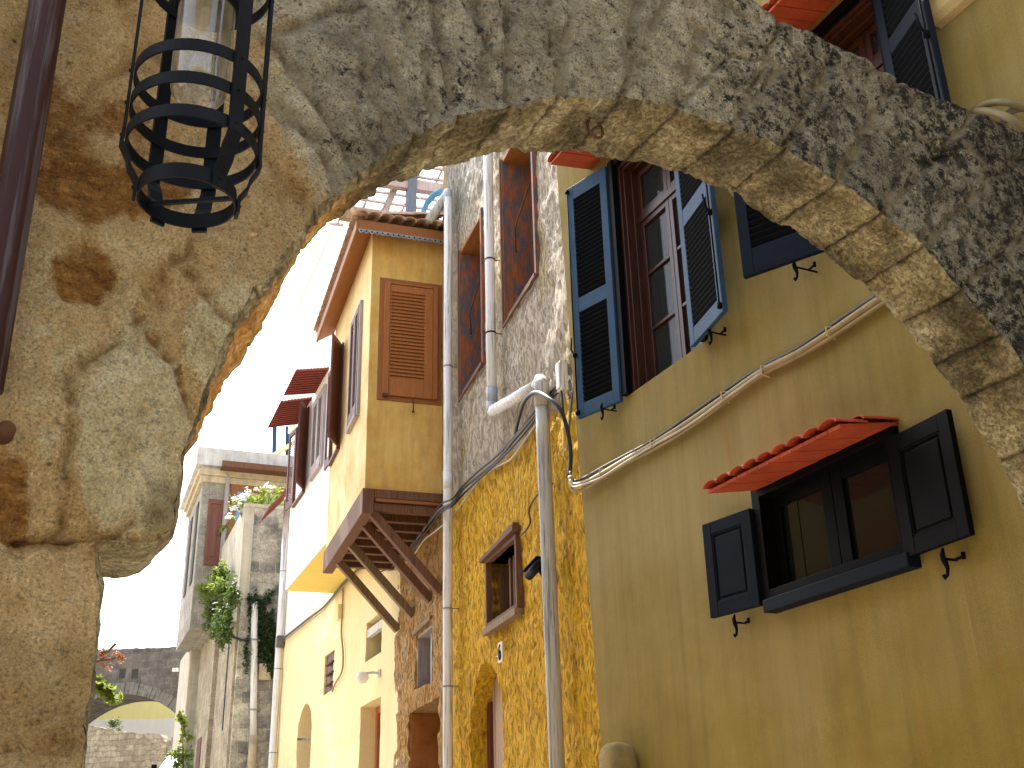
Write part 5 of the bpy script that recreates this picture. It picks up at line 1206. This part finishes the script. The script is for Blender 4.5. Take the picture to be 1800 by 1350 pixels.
# ivy bush on the corner
B_=[(388,1018,.5,.22,.30,230),(392,1040,.6,.26,.45,360),(376,1058,.7,.24,.35,330),(392,1080,.6,.26,.5,400),(372,1085,.5,.2,.3,200),(398,1108,.4,.22,.4,220),(384,1112,.4,.2,.3,120),(404,1055,.25,.2,.7,200)]
bl=[(fwp(x,y,.30),(a_,b_,c_),int(n_*1.3),.085) for x,y,a_,b_,c_,n_ in B_]
plant('ivy_bush',FW,fwp(395,1110,.0),bl,MT['leaf'],'hanging green bush sprouting from the corner of the far stone house','bush',stem=[[fwp(408,1115,0),fwp(395,1085,.2),fwp(385,1030,.3)],[fwp(408,1090,0),fwp(392,1060,.25),fwp(372,1055,.35)]])
bl=[(fwp(x,y,.42),(.35,.25,.22),150,.08) for x,y in ((382,1005),(372,1028),(360,1035),(386,1030))]
plant('bright_sprigs',FW,fwp(380,1030,.3),bl,MT['leafbright'],'bright yellow green sprigs topping the hanging bush','vine')  # brighter leaf colour than the bush beneath
bl=[(endp(x,y,.28),(.10,a_,c_),n_,.075) for x,y,a_,c_,n_ in ((459,1060,.28,.3,240),(466,1090,.22,.4,260),(472,1120,.28,.45,420),(468,1150,.28,.4,420),(474,1172,.15,.25,160),(440,1078,.1,.3,90),(436,1140,.10,.7,110),(478,1085,.1,.2,60))]
plant('wall_ivy',FW,endp(470,1180,.2),bl,MT['ivy'],'dark ivy hanging beside the hooked white drainpipe on the end wall','ivy')
# vines low at the far corner
L1=Wall(FW.off(7.4,0),FW.n)
def lwp(px,py,dd=.2): S=Wall(FW.off(7.6,0),FW.n); q,z=S.uz(px,py); return (7.6,q,z)
bl=[(lwp(x,y),(.2,a_,c_),n_,.085) for x,y,a_,c_,n_ in ((317,1262,.25,.3,120),(322,1285,.15,.5,80),(318,1318,.35,.4,190),(320,1340,.3,.4,170))]
plant('corner_vine',FW,lwp(320,1345),bl,MT['leafbright'],'bright green vine climbing the far corner above the parked car','vine',stem=[[lwp(322,1350),lwp(321,1300),lwp(318,1260)]])
# ------------------------------------------------------------ bridge across the alley
BR=Wall((-10,44.0),(-1,0.15))
bg_=Thing('arched_bridge',BR,(5.6,0,4.2),'dark stone bridge with a low segmental arch crossing the far end of the alley','bridge')
u0,u1=1.0,13.0; cxu,sp=5.7,2.75; zc_,zsp=8.05,6.90; Rr=(sp*sp+(zc_-zsp)**2)/(2*(zc_-zsp)); zcen=zc_-Rr
def az(u): return zcen+math.sqrt(max(0,Rr*Rr-(u-cxu)**2))
ztop=lambda u: 9.80+.02*(u-5)+.05*fbm(u,0,0,1.5)
mb=MB(); us=[u0+(u1-u0)*i/120 for i in range(121)]
for a,b in zip(us,us[1:]):
    for w_,fl_ in ((0,0),(-2.2,1)):
        lo_a=az(a) if abs(a-cxu)<sp else 3.5; lo_b=az(b) if abs(b-cxu)<sp else 3.5
        if abs((a+b)/2-cxu)<sp: lo_a=az(a) if abs(a-cxu)<sp else zsp; lo_b=az(b) if abs(b-cxu)<sp else zsp
        else: lo_a=lo_b=3.5
        mb.add([(a,w_,lo_a),(b,w_,lo_b),(b,w_,ztop(b)),(a,w_,ztop(a))],[(0,3,2,1) if fl_==0 else (0,1,2,3)])
    if abs((a+b)/2-cxu)<sp: mb.add([(a,0,az(a)),(b,0,az(b)),(b,-2.2,az(b)),(a,-2.2,az(a))],[(0,1,2,3)])
    mb.add([(a,0,ztop(a)),(b,0,ztop(b)),(b,-2.2,ztop(b)),(a,-2.2,ztop(a))],[(0,1,2,3)])
for s_ in (-1,1): mb.add([(cxu+s_*sp,0,3.5),(cxu+s_*sp,-2.2,3.5),(cxu+s_*sp,-2.2,zsp),(cxu+s_*sp,0,zsp)],[(0,1,2,3)])
# BR normal points away from the viewer? keep faces doubled so both sides read
sgn=1 if (BR.n[0]*-8+BR.n[1]*44)<0 else -1
if sgn<0: mb.v=[(a,-b,c) for a,b,c in mb.v]
bg_.part('masonry',mb,MT['bridge'])
mb=MB(); n_=34
for i in range(n_):
    a0=math.pi/2+math.asin(min(1,(sp)/Rr))*(1-2*i/n_); a1=math.pi/2+math.asin(min(1,(sp)/Rr))*(1-2*(i+.92)/n_); r1=Rr+.42+.05*random.random(); pr=sgn*(.03+.03*random.random())
    q=[(cxu+Rr*math.cos(a0),zcen+Rr*math.sin(a0)),(cxu+Rr*math.cos(a1),zcen+Rr*math.sin(a1)),(cxu+r1*math.cos(a1),zcen+r1*math.sin(a1)),(cxu+r1*math.cos(a0),zcen+r1*math.sin(a0))]
    mb.prism(q,1,-.02*sgn,pr)
bg_.part('arch_stones',mb,MT['archstones'])
mb=MB(); 
for px in (215,237): q=BR.uz(px,1184,0); mb.box(q[0]-.12,q[0]+.12,.0,.02*sgn,q[1]-.18,q[1]+.18)
bg_.part('putlog_hole',mb,MT['archdark'])
q=BR.uz(310,1178,0); mb=MB(); mb.box(q[0]-.12,q[0]+.12,.02*sgn,.12*sgn,q[1]-.07,q[1]+.07); solo('floodlight',BR,(q[0],0,q[1]),mb,MT['white'],'small white floodlight box on the right end of the dark bridge','floodlight')
# houses beyond
mb=MB(); mb.box(-30,-4,50,60,4.3,7.72); ph=Thing('pale_house',G,(-17,50,4.4),'pale yellow house with a white base seen through the bridge arch','house'); ph.part('white_base',mb,MT['white'])
mb=MB(); mb.box(-30,-4,50.03,60,7.72,9.0); ph.part('yellow_wall',mb,MT['cream2'])
# garden wall
gwd=Wall((-10,41.0),(-1,0.15)); s2=1 if (gwd.n[0]*-8+gwd.n[1]*44)<0 else -1
def gp(px,py): return gwd.uz(px,py)
top=[(140,1272),(165,1276),(190,1281),(215,1285),(250,1290),(268,1289),(282,1291),(290,1304),(296,1330)]
T=[gp(*p) for p in top]; mb=MB()
T2=[]
for a,b in zip(T,T[1:]):
    for k in range(6): t=k/6; T2.append((a[0]+(b[0]-a[0])*t,a[1]+(b[1]-a[1])*t+.03*fbm(a[0]+t,k,0,5)))
T2.append(T[-1])
for a,b in zip(T2,T2[1:]):
    mb.add([(a[0],0,3.5),(b[0],0,3.5),(b[0],0,b[1]),(a[0],0,a[1]),(a[0],-.5*s2,3.5),(b[0],-.5*s2,3.5),(b[0],-.5*s2,b[1]),(a[0],-.5*s2,a[1])],[(0,1,2,3),(7,6,5,4),(3,2,6,7)])
a=T2[-1]; mb.add([(a[0],0,3.5),(a[0],0,a[1]),(a[0],-.5*s2,a[1]),(a[0],-.5*s2,3.5)],[(0,1,2,3)])
solo('rubble_garden_wall',gwd,(5,0,4.1),mb,MT['rubble_wall'],'low tan rubble garden wall with a ragged top below the bridge','garden wall')
q=gp(306,1304); mb=MB(); 
mb.box(q[0]-.7,q[0]+.28,.0,-.6*s2,3.5,q[1]+.05); mb.box(q[0]-.75,q[0]+.1,.03*s2,-.65*s2,q[1]+.05,q[1]+.15); solo('stone_pier',gwd,(q[0],0,4.1),mb,MT['blocks'],'short grey stone pier with a flat cap behind the parked car','stone pier')
q=gp(200,1272); bl=[((q[0]+.1,-.3*s2,q[1]+.02),(.35,.2,.22),150,.07)]
plant('wall_shrub',gwd,(q[0],-.3*s2,q[1]-.1),bl,MT['leaf'],'small green shrub growing on top of the rubble garden wall','shrub')
# plants hanging round the left pier edge (on the left house, just beyond the arch)
LH=Wall(A.off(-.18,TT),vd(-300))
def lh(px,py,y_): 
    r=ray(px,py); k=y_/r[1]; return (r[0]*k,y_,CAMZ+r[2]*k)
bl=[(lh(x,y,13),(.08,.08,.07),k_,.026) for x,y,k_ in ((182,1150,50),(186,1170,36),(212,1155,44),(207,1160,14))]
P=[lh(x,y,13) for x,y in ((165,1165),(180,1160),(200,1158),(212,1153))]
plant('orange_flowers',G,P[0],bl,MT['orangeflower'],'orange blossoms peeking out from behind the left stone pier','flowers',stem=[P,[lh(175,1150,13),lh(190,1145,13),lh(203,1132,13),lh(196,1128,13)]])
bl=[(lh(x,y,13),(.12,.12,.10),k_,.06) for x,y,k_ in ((176,1208,70),(185,1216,60),(195,1224,40),(200,1229,14))]
P=[lh(x,y,13) for x,y in ((165,1200),(180,1212),(192,1222),(201,1232))]
plant('green_sprig',G,P[0],bl,MT['leafbright'],'light green leafy sprig hanging out from the left stone pier','sprig',stem=[P])
# ------------------------------------------------------------ parked car
cy=37.0; r=ray(281,1345); kx=cy/r[1]; cx0=r[0]*kx; gz_=gz(cy)
r=ray(300,1328); roofz=CAMZ+r[2]*cy/r[1]
CW=Wall((cx0+.92,cy),(1,0.12)); bz=roofz-1.46
car=Thing('parked_car',CW,(0,0,bz),'pale blue grey car with roof rails parked below the bridge','car')
mb=MB()
def ring(y_,hw,z0,z1): return [(-hw*.96,y_,z0),(-hw,y_,z0+.35*(z1-z0)),(-hw*.97,y_,z1-.06),(-hw*.90,y_,z1),(hw*.90,y_,z1),(hw*.97,y_,z1-.06),(hw,y_,z0+.35*(z1-z0)),(hw*.96,y_,z0)]
rs=[(-2.0,.70,bz+.30,bz+.62),(-1.9,.80,bz+.22,bz+.78),(-1.3,.84,bz+.20,bz+.92),(-.9,.85,bz+.20,bz+.98),(1.2,.85,bz+.20,bz+1.0),(1.9,.82,bz+.22,bz+.98),(2.05,.76,bz+.3,bz+.85)]
vs=[p for q in rs for p in ring(*q)]; m=8
mb.add(vs,[(i*m+j,i*m+(j+1)%m,(i+1)*m+(j+1)%m,(i+1)*m+j) for i in range(len(rs)-1) for j in range(m)]+[tuple(range(m-1,-1,-1)),tuple((len(rs)-1)*m+j for j in range(m))])
MT['carpaint']=paint('car_paint',(.30,.40,.50),.25,.02,.6,.3,.03)
body=car.part('body',mb,MT['carpaint'],smooth=True,bevel=.02)
mb=MB(); rr=[(-.95,.78,.98,.76),(-.35,.72,1.40,.62),(.3,.70,1.46,.62),(1.2,.70,1.42,.62),(1.9,.74,.98,.70)]
mb.add([(s_*(a if k==0 else b),y_,bz+(0.95 if k==0 else z)) for (y_,a,z,b) in rr for k,s_ in ((0,-1),(1,-1),(1,1),(0,1))],[(i*4+j,i*4+j+1,(i+1)*4+j+1,(i+1)*4+j) for i in range(4) for j in range(3)]+[(0,3,2,1),(16,17,18,19)])
cabin=car.part('cabin',mb,MT['carpaint'],smooth=False,bevel=.04)
mb=MB(); mb.add([(-.68,-.90,bz+1.02),(.68,-.90,bz+1.02),(.56,-.41,bz+1.38),(-.56,-.41,bz+1.38)],[(0,1,2,3)]); mb.v=[(a,b-.03,c) for a,b,c in mb.v]
car.part('windscreen',mb,MT['bluepane'])
for s_ in (-1,1):
    mb=MB(); mb.add([(s_*.775,-.7,bz+1.03),(s_*.775,1.6,bz+1.03),(s_*.66,1.15,bz+1.36),(s_*.66,-.25,bz+1.36)],[(0,1,2,3)]); car.part('side_window',mb,MT['glass'])
    mb=MB(); mb.tube([(s_*.60,-.25,bz+1.44),(s_*.60,-.15,bz+1.53),(s_*.60,1.1,bz+1.53),(s_*.60,1.2,bz+1.44)],.022,8); car.part('roof_rail',mb,MT['black'],smooth=True)
    mb=MB(); mb.lathe([(0,0),(.09,.0),(.11,.03),(.0,.05)],n=16); mb.v=[(s_*.62+a,-1.93-c,bz+.66+b) for a,b,c in mb.v]; car.part('headlight',mb,MT['white'],smooth=True)
    mb=MB(); mb.box(s_*.86,s_*1.02,-.72,-.62,bz+1.0,bz+1.14); car.part('wing_mirror',mb,MT['black'],bevel=.02)
    for y_ in (-1.25,1.3):
        mb=MB(); mb.tube([(s_*.66,y_,bz+.31),(s_*.87,y_,bz+.31)],.31,24); wl_=car.part('wheel',mb,MT['black'],smooth=False)
        mb=MB(); mb.tube([(s_*.865,y_,bz+.31),(s_*.885,y_,bz+.31)],.19,20); car.part('rim',mb,MT['metaltrim'],parent=wl_)
# small roof terrace canopy far beyond the white house
def at(px,py,y_): r=ray(px,py); k=y_/r[1]; return Vector((r[0]*k,y_,CAMZ+r[2]*k))
q=at(490,790,34.)
ct=Thing('roof_terrace_canopy',G,tuple(q),'small roof terrace with blue posts and a red canopy behind the white house','roof terrace')
mb=MB(); 
for px in (483,506,): a=at(px,750,34.); b=at(px-1,800,34.); mb.beam(tuple(a),tuple(b),.12,.12)
ct.part('posts',mb,MT['blue'])
a=at(476,748,34.); b=at(530,728,34.); mb=MB(); mb.beam((a[0],34,a[2]),(b[0],34.0,b[2]+.1),.05,.9,up=(0,1,.3)); ct.part('canopy',mb,MT['hoodred'])
a=at(478,803,34.); mb=MB(); mb.box(a[0],a[0]+5,34.,40,6,a[2]+.0); mb.beam((a[0]-.1,33.9,a[2]-.1),(a[0]+1.6,33.9,a[2]+1.0),.12,.12); ct.part('terrace_wall',mb,MT['cream'])
# the red hood below the last window of the white house
W2_=Wall(W.off(5.25,0),W.n)
a=at(484,911,27.); 
th_=Thing('lower_window_hood',W,(10.2,.1,9.2),'dark red sloping hood low beside the slim far drainpipe','window hood')
u_,z_=W.uz(494,905,.3); mb=MB(); mb.add([(u_-.8,.0,z_+.75),(u_+.6,.0,z_+.75),(u_+.6,.75,z_-.1),(u_-.8,.75,z_-.1),(u_-.8,.0,z_+.79),(u_+.6,.0,z_+.79),(u_+.6,.75,z_-.06),(u_-.8,.75,z_-.06)],[(0,3,2,1),(4,5,6,7),(0,1,5,4),(1,2,6,5),(2,3,7,6),(3,0,4,7)]); th_.part('tiles',mb,MT['hoodred'])
# ------------------------------------------------------------ house on the left, hidden behind the pier; it shades the alley
mb=MB(); mb.box(.0,14.0,.0,6.0,-.2,LHH)
lhh=Thing('left_house',LH,(0,0,0),'plain plastered house standing behind the left pier of the arch','house'); lhh.part('wall',mb,MT['olive'])
mb=MB(); mb.box(-.02,14.1,-.0,6.1,LHH+.002,LHH+.15); lhh.part('roof_edge',mb,MT['concrete'])
for uu in (3,7,10.5):
    mb=MB(); mb.box(uu,uu+.9,-.03,.0,4.2,5.6); f_=lhh.part('window',mb,MT['brownshut']); mb=MB(); mb.box(uu-.08,uu+.98,-.08,.0,4.08,4.19); lhh.part('sill',mb,MT['concrete'],parent=f_)

# unseen house added behind the viewer to block skylight
mb=MB(); mb.box(-6,7,-16.2,-10.2,-.2,8.0); bhs=Thing('rear_occluder',G,(0,-13,0),'plain plastered block added behind the viewer to cut skylight','house'); bhs.part('wall',mb,MT['olive'])
